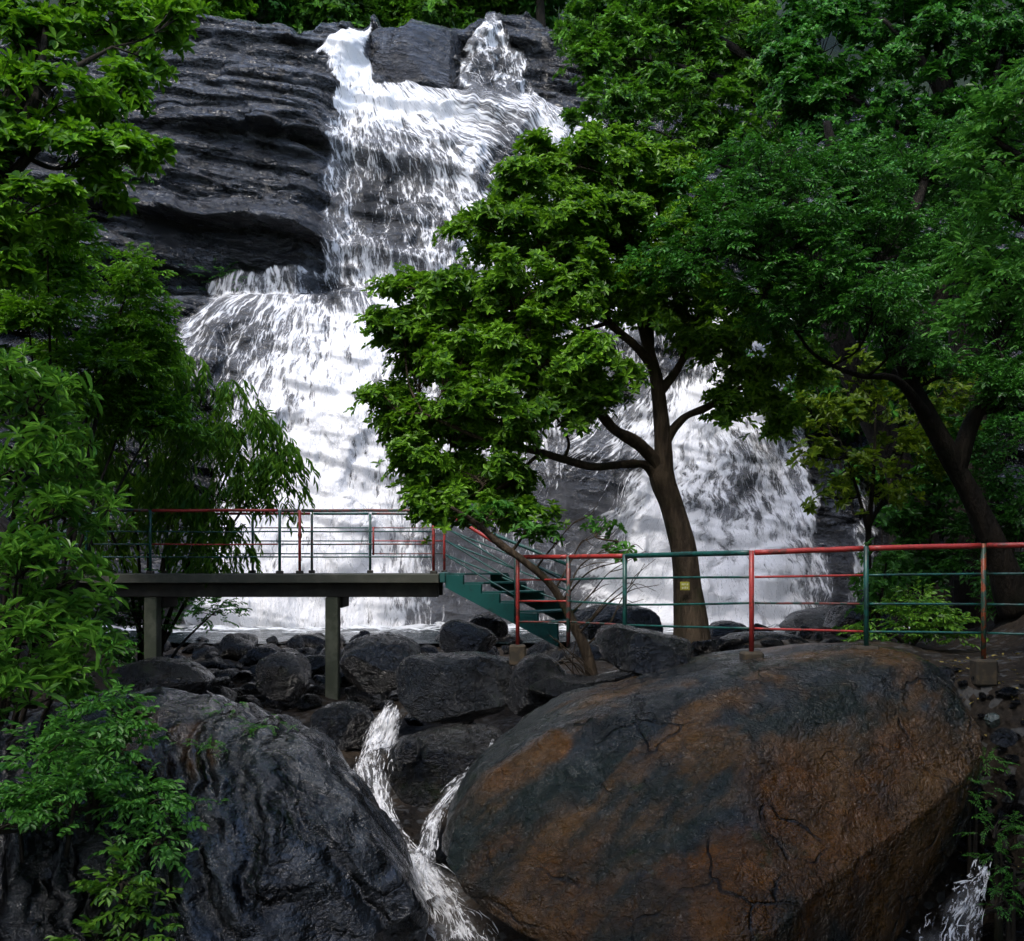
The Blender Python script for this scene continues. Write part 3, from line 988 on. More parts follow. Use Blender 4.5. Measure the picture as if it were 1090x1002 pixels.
def scatter(n, xs, ys, size, label, group, protos, seed, cat='rock', name='rock', sink=.35, y0=6.0, mind=.8):
    r_ = np.random.default_rng(seed)
    placed = []
    tries = 0
    while len(placed) < n and tries < n * 40:
        tries += 1
        px, py = r_.uniform(*xs), r_.uniform(*ys)
        s = r_.uniform(*size) if r_.random() < .75 else r_.uniform(size[0], (size[0] + size[1]) / 2)
        if any((px - a) ** 2 + ((py - b_) * 1.5) ** 2 < (mind * (s + c)) ** 2 for a, b_, c in placed):
            continue
        placed.append((px, py, s))
        Y = ground_hit(px, py + s * .4, y0)
        m = s / F * Y
        o = obj(name, protos[int(r_.integers(len(protos)))], loc=P(px, py, Y))
        o.location.z = float(terrain_z(o.location.x, o.location.y)) + m * .7 * (1 - sink)
        o.rotation_euler = (r_.uniform(-.3, .3), r_.uniform(-.3, .3), r_.uniform(0, 6.28))
        o.scale = (m * r_.uniform(.85, 1.35), m * r_.uniform(.8, 1.2), m * r_.uniform(.8, 1.1))
        tag(o, label, cat, group)


scatter(84, (165, 430), (678, 752), (7, 21), 'dark wet rock in the rubble bed below the footbridge', 'rocks below the footbridge', PROTO[:5], 5, mind=.52, y0=12.0)
scatter(26, (330, 470), (664, 684), (6, 15), 'small black rock along the near edge of the plunge pool', 'rocks along the pool edge', PROTO[:5], 6, mind=.7, y0=12.0)
scatter(34, (590, 910), (664, 694), (6, 16), 'dark rock in the row behind the railing', 'rocks behind the railing', PROTO, 7, mind=.7, y0=12.5)
scatter(22, (700, 775), (690, 722), (6, 11), 'small round stone in the pile below the tree trunk', 'stone pile below the tree', PROTO[5:], 8, cat='stone', name='stone', mind=.75)
scatter(16, (450, 640), (664, 700), (7, 16), 'dark rock in the bed beneath the green stairs', 'rocks beneath the stairs', PROTO[:5], 9, mind=.7, y0=12.0)
scatter(18, (375, 520), (735, 800), (8, 20), 'dark rock at the head of the small cascades', 'rocks at the cascade head', PROTO[:5], 12, mind=.7, y0=12.0)
scatter(30, (1015, 1092), (700, 860), (3, 8), 'little loose stone on the leafy right bank', 'stones on the right bank', PROTO, 10, cat='stone', name='stone', sink=.2)
scatter(14, (1030, 1095), (860, 1000), (9, 20), 'dark rock beside the small fall at lower right', 'rocks by the lower right fall', PROTO[:5], 13)
scatter(12, (120, 300), (726, 770), (4, 9), 'little loose stone on top of the rippled slab', 'stones on the slab', PROTO, 14, cat='stone', name='stone', sink=.1)

# ------------------------------------------------------------------ still and running water
t = NT('pool_water')
nzp = t.noise(t.co((1, 1.6, 1), warp=.3), 2.2, 6, .6)
fo = t.noise(t.co((1, 1.8, 1), warp=.6), 1.3, 7, .7)
yy = t.n('SeparateXYZ', i0=t.t.nodes.new('ShaderNodeTexCoord').outputs['Object']).outputs['Y']
fm = t.ramp(t.math('ADD', fo, t.ramp(yy, 23.5, 29.0, -.16, .16)), .5, .68)
col = t.mix(fm, c4(.010, .020, .022), c4(.75, .78, .8))
p = t.n('BsdfPrincipled', Base_Color=col, Roughness=t.ramp(fm, 0, 1, .08, .6), Normal=t.bump(nzp, .6, .1))
M_POOL = t.done(p.outputs[0])
px_, py_ = np.meshgrid(np.linspace(-13, 12, 250), np.linspace(23.0, 31.5, 130))
pz_ = POOL_Z + .05 * fbm(v3(px_ * 1.2, py_ * 1.2, 0), 4, 3) + .20 * sstep(25, 29.5, py_) * np.abs(fbm(v3(px_ * 1.8, py_ * 1.8, 3), 4, 5))
structure(obj('pool', new_mesh('pool', np.stack([px_, py_, pz_], -1).reshape(-1, 3), grid_faces(250, 130), M_POOL)))


def cascade(name, path, widths, seed, nstr=240, amt=.55):
    """a small cascade: path = (px, py, Y) points, widths in picture columns; a rippled sheet with strands on it"""
    path = np.array(path, float)
    W3 = np.array([P(*q) for q in path])
    wd_ = np.array(widths) / F * path[:, 2]
    c = catmull(W3, 14)
    w = np.interp(np.linspace(0, 1, len(c)), np.linspace(0, 1, len(W3)), wd_)
    m, k = len(c), 26
    T = unit(np.gradient(c, axis=0))
    S = unit(np.cross(T, np.array([0, -1., .25])))
    Nn = unit(np.cross(S, T))
    Nn *= np.sign((Nn @ np.array([0, -1., .6])))[:, None]
    u = np.linspace(-1, 1, k)
    arc = np.concatenate([[0], np.cumsum(np.linalg.norm(np.diff(c, axis=0), axis=1))])
    V = c[:, None] + S[:, None] * (u[None, :, None] * w[:, None, None])
    uu = u[None] * w[:, None]
    lump = .07 * fbm(v3(uu * 5, arc[:, None] * 2.0, seed), 4, seed) + .03 * fbm(v3(uu * 16, arc[:, None] * 4, seed), 3, seed + 2) - .10 * np.abs(u[None]) ** 3
    V = V + Nn[:, None] * lump[..., None]
    A = amt + .5 * fbm(v3(uu * 3, arc[:, None] * 1.3, seed), 3, seed + 5) - .55 * np.abs(u[None]) ** 3
    A = A - .9 * (1 - sstep(0, .10, arc / arc[-1]))[:, None]
    r_ = np.random.default_rng(seed)
    Vs, Fs, cnt = [], [], 0
    for _ in range(nstr):
        a0 = r_.integers(int(m * .05), m - 5)
        L = int(r_.integers(4, 11))
        idx = np.arange(a0, min(a0 + L, m))
        uu_ = np.clip(r_.normal() * .45 + np.cumsum(r_.normal(size=len(idx)) * .05), -.95, .95)
        pts = np.array([V[j, int((q + 1) / 2 * (k - 1))] for j, q in zip(idx, uu_)])
        pts = pts + Nn[idx] * (.015 + .02 * r_.random())
        for _s in range(2):
            pts[1:-1] = (pts[:-2] + 2 * pts[1:-1] + pts[2:]) / 4
        n_ = len(pts)
        ww = r_.uniform(.002, .007) * np.sin(np.linspace(.12, math.pi - .05, n_)) ** .6
        if n_ < 3:
            continue
        s_ = S[idx]
        Vs.append(np.stack([pts - s_ * ww[:, None], pts + Nn[idx] * (ww * .8)[:, None], pts + s_ * ww[:, None]], 1).reshape(-1, 3))
        kk = np.arange(n_ - 1) * 3 + cnt
        Fs.append(np.concatenate([np.stack([kk, kk + 1, kk + 4, kk + 3], -1), np.stack([kk + 1, kk + 2, kk + 5, kk + 4], -1)]))
        cnt += n_ * 3
    Vst, Fst = np.concatenate(Vs), np.concatenate(Fs)
    gq = grid_faces(k, m)
    me = new_mesh(name, np.concatenate([V.reshape(-1, 3), Vst]), [np.concatenate([gq, Fst + m * k])], M_FOAM)
    me.materials.append(M_STRAND)
    me.polygons.foreach_set('material_index', np.concatenate([np.zeros(len(gq), np.int32), np.ones(len(Fst), np.int32)]))
    at = me.attributes.new('amount', 'FLOAT', 'POINT')
    at.data.foreach_set('value', np.concatenate([A.ravel(), np.ones(len(Vst))]).astype(np.float32))
    at = me.attributes.new('strand', 'FLOAT_VECTOR', 'POINT')
    uv = np.zeros((m * k + len(Vst), 3), np.float32)
    uv[:m * k, 0] = (uu * 3.2).ravel()
    uv[:m * k, 1] = np.broadcast_to(-arc[:, None] * 2.2, (m, k)).ravel()
    at.data.foreach_set('vector', uv.ravel())
    return structure(obj(name, me))


cascade('stream_cascade', [(424, 735, 12.9), (414, 762, 12.5), (404, 790, 12.3), (398, 806, 11.6), (402, 850, 10.9), (414, 885, 10.4), (432, 915, 9.9), (462, 950, 9.3), (482, 985, 8.9), (498, 1030, 8.5)],
        [7, 15, 22, 28, 15, 15, 19, 29, 42, 54], 3, nstr=330, amt=.40)
cascade('stream_cascade', [(532, 782, 11.4), (520, 806, 11.1), (500, 826, 10.8), (476, 850, 10.4), (462, 876, 10.1), (454, 905, 9.7), (452, 930, 9.4), (464, 955, 9.1)],
        [8, 10, 11, 11, 12, 15, 19, 22], 4, nstr=200, amt=.38)
cascade('stream_cascade', [(1052, 912, 8.9), (1044, 935, 8.7), (1034, 955, 8.5), (1022, 985, 8.2), (1008, 1030, 7.8)],
        [12, 10, 26, 40, 52], 6, nstr=160, amt=.30)
outline_rock('boulder', [(394, 74), (400, 46), (418, 36), (436, 30), (456, 24), (474, 27), (492, 38), (503, 48), (500, 72), (490, 100), (478, 112), (436, 108), (404, 100)], 41.0, 1.6, M_CLIFF,
             'rounded grey rock mass between the two lips of the falls', lean=.5, seed=51, amp=.10, boxy=.5, facet=.26, ncut=9, nt=260, nv=120)
outline_rock('boulder', [(254, 54), (262, 45), (282, 43), (299, 50), (300, 60), (280, 64), (260, 62)], 41.5, .6, M_CLIFF,
             'single flat rock resting on top of the bare cliff left of the falls', lean=.4, seed=52, amp=.08, boxy=.6, facet=.12, nt=100, nv=50)

B('boulder', [(120, 726), (134, 708), (166, 700), (204, 706), (226, 724), (204, 744), (150, 746)], 15.6, .6, M_DARK,
  'low dark rock in front of the foot of the left bridge pillar', lean=.6, seed=61, amp=.06, boxy=.55, facet=.09)
# ------------------------------------------------------------------ footbridge, stairs, railing
def paint(name, a, chip, amount=.5):
    t = NT(name)
    n1 = t.noise(t.co(warp=.2), 9.0, 6, .7)
    n2 = t.noise(t.co(), 60.0, 4, .7)
    k = t.ramp(n1, amount - .05, amount + .03)
    col = t.mix(k, a, chip)
    col = t.mix(t.ramp(n2, .5, .7, 0, .75), col, c4(a[0] * .4, a[1] * .4, a[2] * .4))
    p = t.n('BsdfPrincipled', Base_Color=col, Roughness=t.ramp(n2, .3, .7, .3, .55), Normal=t.bump(n1, .3, .005))
    return t.done(p.outputs[0])


RED = paint('red_paint', c4(.36, .035, .03), c4(.12, .03, .022), .58)
GREEN = paint('green_paint', c4(.010, .085, .072), c4(.012, .04, .036), .55)
RUST = paint('rusty_paint', c4(.26, .06, .02), c4(.02, .07, .05), .52)
DULL = paint('dull_red_paint', c4(.16, .045, .038), c4(.015, .06, .05), .52)
CONC = plain_mat('weathered_concrete', c4(.055, .06, .045), c4(.10, .10, .08), rough=.75, scale=3.5, bump=.6)
CONCD = plain_mat('stained_concrete', c4(.022, .020, .016), c4(.05, .045, .035), rough=.75, scale=2.5, bump=.6)
PILLAR = plain_mat('mossy_concrete', c4(.055, .066, .042), c4(.11, .12, .085), rough=.8, scale=3.0, bump=.7)
STEEL = plain_mat('stair_green', c4(.010, .085, .078), c4(.016, .04, .038), rough=.5, scale=6, bump=.4, thr=(.5, .75))

bx0 = P(40, 611, 18.0)[0]
bx1 = P(466, 611, 18.0)[0]
DZ = -.165
bridge = thing('footbridge', (bx0 / 2 + bx1 / 2, 18.75, -2.2), 'concrete footbridge with red and green railings crossing in front of the falls', 'footbridge')
MB().box((bx0, 17.95, DZ - .15), (bx1 + .02, 19.6, DZ), .012).build('deck', CONC, bridge, False)
MB().box((bx1 + .024, 18.0, DZ - .14), (bx1 + .12, 19.5, DZ + .02), .01).build('end_plate', STEEL, bridge, False)
MB().box((bx0, 18.12, DZ - .375), (bx1, 18.34, DZ - .152), .012).build('beam', CONCD, bridge, False)
MB().box((bx0, 19.2, DZ - .375), (bx1, 19.42, DZ - .152), .012).build('beam', CONCD, bridge, False)
for px in (162, 354):
    x = P(px, 0, 18.2)[0]
    f = MB()
    f.box((x - .105, 18.10, -2.9), (x + .105, 18.36, DZ - .378), .015)
    f.build('pillar', PILLAR, bridge, False)
    MB().box((x - .13, 18.4, DZ - .56), (x + .13, 19.16, DZ - .38), .015).build('cross_beam', CONCD, bridge, False)


def rail(name, a, b_, r, mat, parent, n=10, sag=.012):
    a, b_ = np.array(a, float), np.array(b_, float)
    tt_ = np.linspace(0, 1, 9)[:, None]
    pts = a + (b_ - a) * tt_
    L = np.linalg.norm(b_ - a)
    wob = fbm(pts * 2.1, 2, 5)
    pts[:, 2] += .006 * wob * min(L, 1.5) * np.sin(tt_[:, 0] * math.pi)
    return MB().tube(pts, r, n).build(name, mat, parent)


def post(px, Y, z0, z1, r, mat, parent, foot=None, footmat=None):
    x = P(px, 0, Y)[0]
    o = MB().tube([(x, Y, z0), (x, Y, (z0 + z1) / 2), (x, Y, z1)], r, 10).build('railing_post', mat, parent)
    if foot:
        MB().box((x - foot, Y - foot, z0 - .06), (x + foot, Y + foot, z0 + .05), .012).build('post_foot', footmat or CONCD, o, False)
    return x


zt = .855


def zrow(row, Y):
    return (HY - row) / F * Y


YN, YF = 18.05, 19.5
for (px, m) in ((20, GREEN), (92, GREEN), (160, GREEN), (297.7, GREEN), (319, RED), (461.5, RED)):
    post(px, YN, DZ, zt, .024, m, bridge, .055)
for (px, m) in ((60, GREEN), (178, GREEN), (269, GREEN), (332, DULL), (394, GREEN), (473, RED)):
    post(px, YF, DZ, zt, .022, m, bridge, .05)
segs = [(20, 92), (92, 160), (160, 297.7), (297.7, 319), (319, 461.5)]
cols = {0: [DULL, DULL, RED, DULL, DULL], 1: [GREEN, GREEN, GREEN, GREEN, GREEN], 2: [GREEN, GREEN, RED, GREEN, DULL], 3: [GREEN] * 5}
for lv, row in enumerate((543.6, 566, 579.5, 593)):
    for (a, b_), m in zip(segs, cols[lv]):
        r = .025 if lv == 0 else .012
        rail('rail', (P(a, 0, YN)[0] + .03, YN, zrow(row, YN)), (P(b_, 0, YN)[0] - .03, YN, zrow(row, YN)), r, m, bridge)
segs = [(60, 178), (178, 269), (269, 332), (332, 394), (394, 473)]
cols = {0: [GREEN, RED, RED, GREEN, DULL], 1: [GREEN, GREEN, DULL, GREEN, DULL], 2: [GREEN, GREEN, GREEN, GREEN, RED], 3: [GREEN, GREEN, GREEN, GREEN, DULL]}
for lv, row in enumerate((547.0, 562, 576, 589.5)):
    for (a, b_), m in zip(segs, cols[lv]):
        r = .023 if lv == 0 else .011
        rail('rail', (P(a, 0, YF)[0] + .03, YF, zrow(row, YF)), (P(b_, 0, YF)[0] - .03, YF, zrow(row, YF)), r, m, bridge)
x = P(397.5, 0, YN)[0]
MB().tube([(x, YN, zrow(591, YN)), (x, YN, zrow(561, YN))], .016, 8).build('rail', RED, bridge)

# stairs: two sawtooth stringers, treads and risers, and a sloping handrail on each side
A = np.array([bx1 + .13, 18.05, DZ - .02])
Bz = P(594, 674, 16.7)
stairs = thing('staircase', (Bz[0], Bz[1] + .5, Bz[2]), 'green steel staircase coming down from the bridge end to the rocks', 'staircase')
ns = 6
dv = (Bz - A)
d2 = dv.copy(); d2[2] = 0
run = d2 / ns
rise = dv[2] / ns
lat = unit(np.array([-d2[1], d2[0], 0.]))
if lat[1] < 0:
    lat = -lat
WID = 1.15
for side in (0, 1):
    o0 = A + lat * WID * side
    prof = []
    for k in range(ns):
        prof.append(o0 + run * k + np.array([0, 0, rise * k]))
        prof.append(o0 + run * (k + 1) + np.array([0, 0, rise * k]))
    prof.append(o0 + run * ns + np.array([0, 0, rise * ns]))
    low = [q + np.array([0, 0, -.2]) for q in (o0 + dv, o0)]
    n = len(prof)
    f = MB()
    th = lat * .02
    for k in range(ns):      # a strip of plate under every step
        q = [prof[2 * k], prof[2 * k + 1], o0 + run * (k + 1) + np.array([0, 0, rise * (k + 1) - .2]), o0 + run * k + np.array([0, 0, rise * k - .2])]
        V8 = np.array([p_ - th for p_ in q] + [p_ + th for p_ in q])
        f.add(V8, [[0, 1, 2, 3], [7, 6, 5, 4], [0, 4, 5, 1], [2, 6, 7, 3], [1, 5, 6, 2], [3, 7, 4, 0]])
    f.build('stringer', STEEL, stairs, False)
for k in range(ns):
    a0 = A + run * k + np.array([0, 0, rise * k + .004]) + lat * .025
    q = [a0 - run * .06, a0 + run * 1.04, a0 + run * 1.04 + lat * (WID - .05), a0 - run * .06 + lat * (WID - .05)]
    V8 = np.array([p_ for p_ in q] + [p_ + np.array([0, 0, .025]) for p_ in q])
    MB().add(V8, [[3, 2, 1, 0], [4, 5, 6, 7], [0, 1, 5, 4], [1, 2, 6, 5], [2, 3, 7, 6], [3, 0, 4, 7]]).build('tread', STEEL, stairs, False)
for side, (mt, endpx, endY, toprow) in enumerate(((RED, 549, 17.15, 591), (GREEN, 606, 17.9, 602))):
    s0 = P(474, 545.5, 18.05) if side == 0 else P(477, 549, 19.2)
    s1 = P(endpx, toprow, endY)
    h0 = .95
    for lv, (dz_, m) in enumerate(((0, mt), (-.24, GREEN), (-.45, GREEN), (-.68, GREEN))):
        a0, a1 = s0 + np.array([0, 0, dz_]), s1 + np.array([0, 0, dz_ * .92])
        rail('handrail' if lv == 0 else 'rail', a0, a1, .029 if lv == 0 else .014, m, stairs)
    for fr in (1.0,):
        q = s0 + (s1 - s0) * fr
        MB().tube([q + np.array([0, 0, .02]), q + np.array([0, 0, -.5]), q + np.array([0, 0, -1.02])], .024, 8).build('railing_post', GREEN, stairs)
rail('handrail', P(549, 591, 17.15), P(607, 622, 16.5), .022, GREEN, stairs)

FOOT = plain_mat('footing_concrete', c4(.025, .02, .012), c4(.07, .05, .028), rough=.85, scale=9, bump=.7)
# the railing along the path
RP = [(551, 13.6, 593, 689, RED), (605, 12.9, 594, 690, DULL), (665, 12.15, 592, 690, GREEN), (800, 10.62, 588.5, 697, RED), (922, 10.6, 584, 691, GREEN), (1047, 10.65, 581, 705, RUST), (1200, 10.0, 578, 712, GREEN)]
railing = thing('railing', P(800, 694, 12.7), 'long red and green pipe railing standing on boulders along the path', 'railing')
RX = []
for (px, Y, top, bot, m) in RP:
    x = P(px, 0, Y)[0]
    RX.append((x, Y))
    o = MB().tube([(x, Y, zrow(bot, Y)), (x, Y, zrow((top + bot) / 2, Y)), (x, Y, zrow(top, Y) + .022)], .024, 12).build('railing_post', m, railing)
    if px in (605, 665):
        continue
    zf = zrow(bot, Y)
    MB().box((x - .10, Y - .1, zf - .22), (x + .10, Y + .1, zf + .03), .02).build('concrete_footing', FOOT, o, False)
tops = {551: (593, 617.5, 640, 662), 605: (593, 617, 640, 662), 665: (592, 615.5, 644, 665.5), 800: (588.5, 614.5, 642, 669), 922: (584, 612.5, 643, 672.5), 1047: (581, 611, 643.5, 674), 1200: (579, 611, 644, 677)}
scol = [[RED, RED, RED, DULL], [RED, GREEN, GREEN, DULL], [GREEN, GREEN, GREEN, GREEN], [RED, RED, DULL, RED], [RED, GREEN, GREEN, GREEN], [RED, GREEN, GREEN, GREEN]]
for k in range(len(RP) - 1):
    (pa, Ya), (pb, Yb) = RP[k][:2], RP[k + 1][:2]
    for lv in range(4):
        a0, a1 = P(pa, tops[pa][lv], Ya), P(pb, tops[pb][lv], Yb)
        d = unit(a1 - a0) * .03
        rail('rail', a0 + d, a1 - d,   .026 if lv == 0 else .011, scol[k][lv], railing, 12)
# ------------------------------------------------------------------ leaves
LEAF_V = np.array([[0, 0, 0], [.34, .40, .08], [.70, .46, .05], [1, 0, -.16], [.70, -.46, .05], [.34, -.40, .08]])
LEAF_F = np.array([[0, 5, 4, 3], [0, 3, 2, 1]])


def rot_from(axis, spin):
    """frames whose third column is axis (n,3), turned by spin"""
    z = unit(axis)
    ref = np.where(np.abs(z[:, 2:3]) < .92, np.array([[0, 0, 1.]]), np.array([[1., 0, 0]]))
    x = unit(np.cross(ref, z))
    y = np.cross(z, x)
    c, s = np.cos(spin)[:, None], np.sin(spin)[:, None]
    return np.stack([x * c + y * s, y * c - x * s, z], -1)


def place_leaf(base, d, up, L, w):
    """one leaf template placed: base, direction d, upward side"""
    d = d / np.linalg.norm(d)
    s = np.cross(up, d)
    s = s / max(np.linalg.norm(s), 1e-6)
    u = np.cross(d, s)
    return base + LEAF_V[:, :1] * L * d + LEAF_V[:, 1:2] * w * s + LEAF_V[:, 2:3] * L * u


def tmpl_whorl(r, k=7, w=.40, el=(.05, .55), stem=.25):
    """a rosette of leaves at a twig's end, axis = +z, leaf length about 1"""
    V = []
    for j in range(k):
        a = j * 2.4 + r.uniform(-.3, .3)
        e = r.uniform(*el)
        d = np.array([math.cos(a) * math.cos(e), math.sin(a) * math.cos(e), math.sin(e)])
        V.append(place_leaf(np.array([0, 0, -stem * r.random()]), d, np.array([0, 0, 1.]), r.uniform(.7, 1.1), w * r.uniform(.8, 1.15)))
    return np.concatenate(V)


def tmpl_spray(r, k=9, w=.40, L=.72, droop=.5, ln=1.6):
    """leaves set left and right along a bending stem that sets out along +x"""
    V = []
    for j in range(k):
        f = (j + .6) / k
        base = np.array([ln * f, 0, -droop * f * f])
        sd = 1 if j % 2 else -1
        d = np.array([.75, sd * .9, -.25 - droop * f * .9]) + r.normal(size=3) * .16
        V.append(place_leaf(base, d, np.array([0, 0, 1.]) + r.normal(size=3) * .2, L * r.uniform(.75, 1.1), w * L * r.uniform(.8, 1.2)))
    return np.concatenate(V)


def tmpl_fan(r, k=8, w=.145, L=1.0):
    """long narrow leaves arching up and over from one point (axis +z)"""
    V = []
    for j in range(k):
        a = j * 2.4 + r.uniform(-.4, .4)
        e = r.uniform(-.1, .9)
        d = np.array([math.cos(a) * math.cos(e), math.sin(a) * math.cos(e), math.sin(e)])
        V.append(place_leaf(np.array([0, 0, .25 * (j / k)]), d, np.array([0, 0, 1.]), L * r.uniform(.45, 1.15), w * r.uniform(.8, 1.2)))
    return np.concatenate(V)


def tmpl_hang(r, k=10, w=.16, L=.55, ln=1.5):
    """a hanging bamboo-like twig: narrow leaves pointing down along it"""
    V = []
    for j in range(k):
        f = (j + .4) / k
        base = np.array([.45 * f, 0, -ln * f * f * .8])
        a = r.uniform(0, 6.28)
        d = np.array([.35 + .5 * math.cos(a) * .8, .7 * math.sin(a), -.75])
        V.append(place_leaf(base, d, np.array([.4, 0, 1.]) + r.normal(size=3) * .3, L * r.uniform(.7, 1.2), w * L * r.uniform(.8, 1.2)))
    return np.concatenate(V)


_r = np.random.default_rng(77)
TM = {'whorl': [tmpl_whorl(_r, k) for k in (6, 7, 8, 7)], 'small': [tmpl_whorl(_r, k, .42) for k in (7, 9, 8)],
      'spray': [tmpl_spray(_r) for _ in range(4)], 'fan': [tmpl_fan(_r, k) for k in (7, 9, 8)],
      'hang': [tmpl_hang(_r) for _ in range(4)], 'fern': [tmpl_spray(_r, 14, .34, .34, .7, 1.5) for _ in range(4)]}


def leaf_mesh(name, C, AX, S, kind, mat, r):
    """leaf clusters: places C, axes AX (or headings for sprays), sizes S"""
    tm = TM[kind]
    which = r.integers(len(tm), size=len(C))
    Vs, Fs, n = [], [], 0
    for k, T in enumerate(tm):
        s = np.nonzero(which == k)[0]
        if not len(s):
            continue
        if kind in ('spray', 'hang', 'fern'):
            x = unit(AX[s])
            up = np.array([[0, 0, 1.]]) + r.normal(size=(len(s), 3)) * .18
            y = unit(np.cross(up, x))
            R = np.stack([x, y, np.cross(x, y)], -1)
            if kind == 'hang':
                h = AX[s] * np.array([1, 1, .15])
                x = unit(h)
                y = unit(np.cross(np.array([[0, 0, 1.]]), x))
                R = np.stack([x, y, np.cross(x, y)], -1)
        else:
            R = rot_from(AX[s], r.uniform(0, 6.28, len(s)))
        V = C[s][:, None] + np.einsum('nij,mj->nmi', R, T) * S[s][:, None, None]
        nl = len(T) // 6
        f = (LEAF_F[None] + 6 * np.arange(nl)[:, None, None]).reshape(-1, 4)
        f = (f[None] + (np.arange(len(s)) * len(T))[:, None, None]).reshape(-1, 4) + n
        Vs.append(V.reshape(-1, 3))
        Fs.append(f)
        n += len(s) * len(T)
    return new_mesh(name, np.concatenate(Vs), np.concatenate(Fs), mat, False)


COVER = {'whorl': 1.7, 'small': 1.7, 'spray': 2.2, 'fan': 2.2, 'hang': 2.0, 'fern': 2.0}


def pad_clusters(pads, leaf, cover, r, up=.75, out=.6, jit=.45, sub_px=24, shell=.45, flat=.55):
    """pads: (px, py, half width, half height, Y[, half depth m]) -> cluster places, axes, the sub clump centres"""
    C, AX, SUB = [], [], []
    for pd in pads:
        px, py, rx, ry, Y = pd[:5]
        m = Y / F
        c = P(px, py, Y)
        ax = np.array([rx * m, pd[5] if len(pd) > 5 else .75 * rx * m, ry * m])
        lp = leaf / m
        n = int(cover * math.pi * rx * ry / (1.1 * lp * lp)) + 6
        ns = max(5, int(2.2 * rx * ry / sub_px ** 2 * 1.6))
        d = rdir_(r, ns)
        d[:, 2] = np.where(r.random(ns) < .35, np.abs(d[:, 2]), d[:, 2])
        q = d * (r.random(ns)[:, None] ** shell)
        sub = c + q * ax
        SUB.append(sub)
        w = r.uniform(.5, 1.5, ns)
        pick = r.choice(ns, n, p=w / w.sum())
        rs = sub_px * m * .62
        o = r.normal(size=(n, 3)) * np.array([rs, rs, rs * flat]) * .62
        o[:, 2] -= .35 * (o[:, 0] ** 2 + o[:, 1] ** 2) / rs
        p = sub[pick] + o
        C.append(p)
        outd = unit((p - c) / ax)
        loc = unit(o + 1e-6)
        AX.append(unit(out * .6 * outd + out * .5 * loc + np.array([0, 0, up]) + jit * r.normal(size=(n, 3)) * .6))
    return np.concatenate(C), np.concatenate(AX), SUB


def rdir_(r, n):
    v = r.normal(size=(n, 3))
    return v / np.linalg.norm(v, axis=1, keepdims=True)


def skeleton(mb, lines, seed, n=12, rough=.16):
    """lines: lists of (px, py, Y, radius); returns sample points of all limbs"""
    S = []
    for k, ln in enumerate(lines):
        a = np.array(ln, float)
        pts = np.array([P(*q[:3]) for q in a])
        c = catmull(pts, 10)
        rr = np.interp(np.linspace(0, 1, len(c)), np.linspace(0, 1, len(a)), a[:, 3])
        mb.tube(c, rr, n if rr.max() > .05 else 7, True, rough, seed + k)
        S.append(np.concatenate([c, rr[:, None]], 1))
    return np.concatenate(S)


def twigs(mb, S, SUB, r, pads, rad=.03, fine=.010):
    """a branch from the nearest limb to every pad and on to its sub clumps"""
    for pd, sub in zip(pads, SUB):
        c = P(*[pd[0], pd[1] + pd[3] * .35, pd[4]])
        d = np.linalg.norm(S[:, :3] - c, axis=1) + np.maximum(S[:, 2] - c[2], 0) * .8
        a = S[np.argmin(d)]
        mid = (a[:3] + c) / 2 + np.array([r.normal() * .1, r.normal() * .1, -.08 * np.linalg.norm(c - a[:3])])
        br = catmull([a[:3], mid, c], 6)
        r0 = min(max(a[3] * .6, .012), rad * (1 + np.linalg.norm(c - a[:3]) * .25))
        mb.tube(br, np.linspace(r0, fine * 1.4, len(br)), 6, False)
        for s in sub:
            b0 = br[int(r.integers(len(br) // 2, len(br)))]
            m_ = (b0 + s) / 2 + r.normal(size=3) * .06 * np.linalg.norm(s - b0)
            mb.tube(catmull([b0, m_, s], 4), np.linspace(fine, fine * .4, 9), 4, False)


def tree(name, label, cat, pads, lines, leaf, kind, mat, bark, seed, cover=3.0, group=None, sub_px=24, base=None, crown='crown', stem='trunk', fine=.010, rad=.035, sz=(.75, 1.2), **kw):
    r = np.random.default_rng(seed)
    if base is None:
        base = P(*lines[0][0][:3])
    root = thing(name, base, label, cat, group)
    C, AX, SUB = pad_clusters(pads, leaf, cover * COVER[kind], r, sub_px=sub_px, **kw)
    if kind in ('spray', 'hang', 'fern'):
        hd = AX * np.array([1, 1, .35])
        AX = hd + r.normal(size=hd.shape) * .25
    me = leaf_mesh(crown, C, AX, leaf * r.uniform(sz[0], sz[1], len(C)), kind, mat, r)
    obj(crown, me, root)
    mb = MB()
    S = skeleton(mb, lines, seed)
    twigs(mb, S, SUB, r, pads, rad, fine)
    mb.build(stem, bark, root)
    return root


L_MID = leaf_mat('broad_leaves', c4(.016, .058, .006), c4(.14, .30, .02))
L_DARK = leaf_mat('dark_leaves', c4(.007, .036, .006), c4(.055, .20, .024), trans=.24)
L_BRIGHT = leaf_mat('bright_leaves', c4(.020, .085, .014), c4(.08, .23, .035))
L_YEL = leaf_mat('yellow_green_leaves', c4(.03, .075, .005), c4(.13, .20, .012), trans=.4)
L_LEFT = leaf_mat('left_tree_leaves', c4(.020, .070, .006), c4(.12, .29, .014), trans=.35)
L_BAMB = leaf_mat('narrow_leaves', c4(.016, .070, .008), c4(.10, .22, .018), trans=.35)
L_LONG = leaf_mat('long_leaves', c4(.020, .085, .012), c4(.12, .28, .04), rough=.34)
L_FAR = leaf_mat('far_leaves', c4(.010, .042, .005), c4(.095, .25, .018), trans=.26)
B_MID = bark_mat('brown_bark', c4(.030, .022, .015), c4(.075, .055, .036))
B_BLACK = bark_mat('shaded_bark', c4(.006, .005, .004), c4(.018, .014, .010))
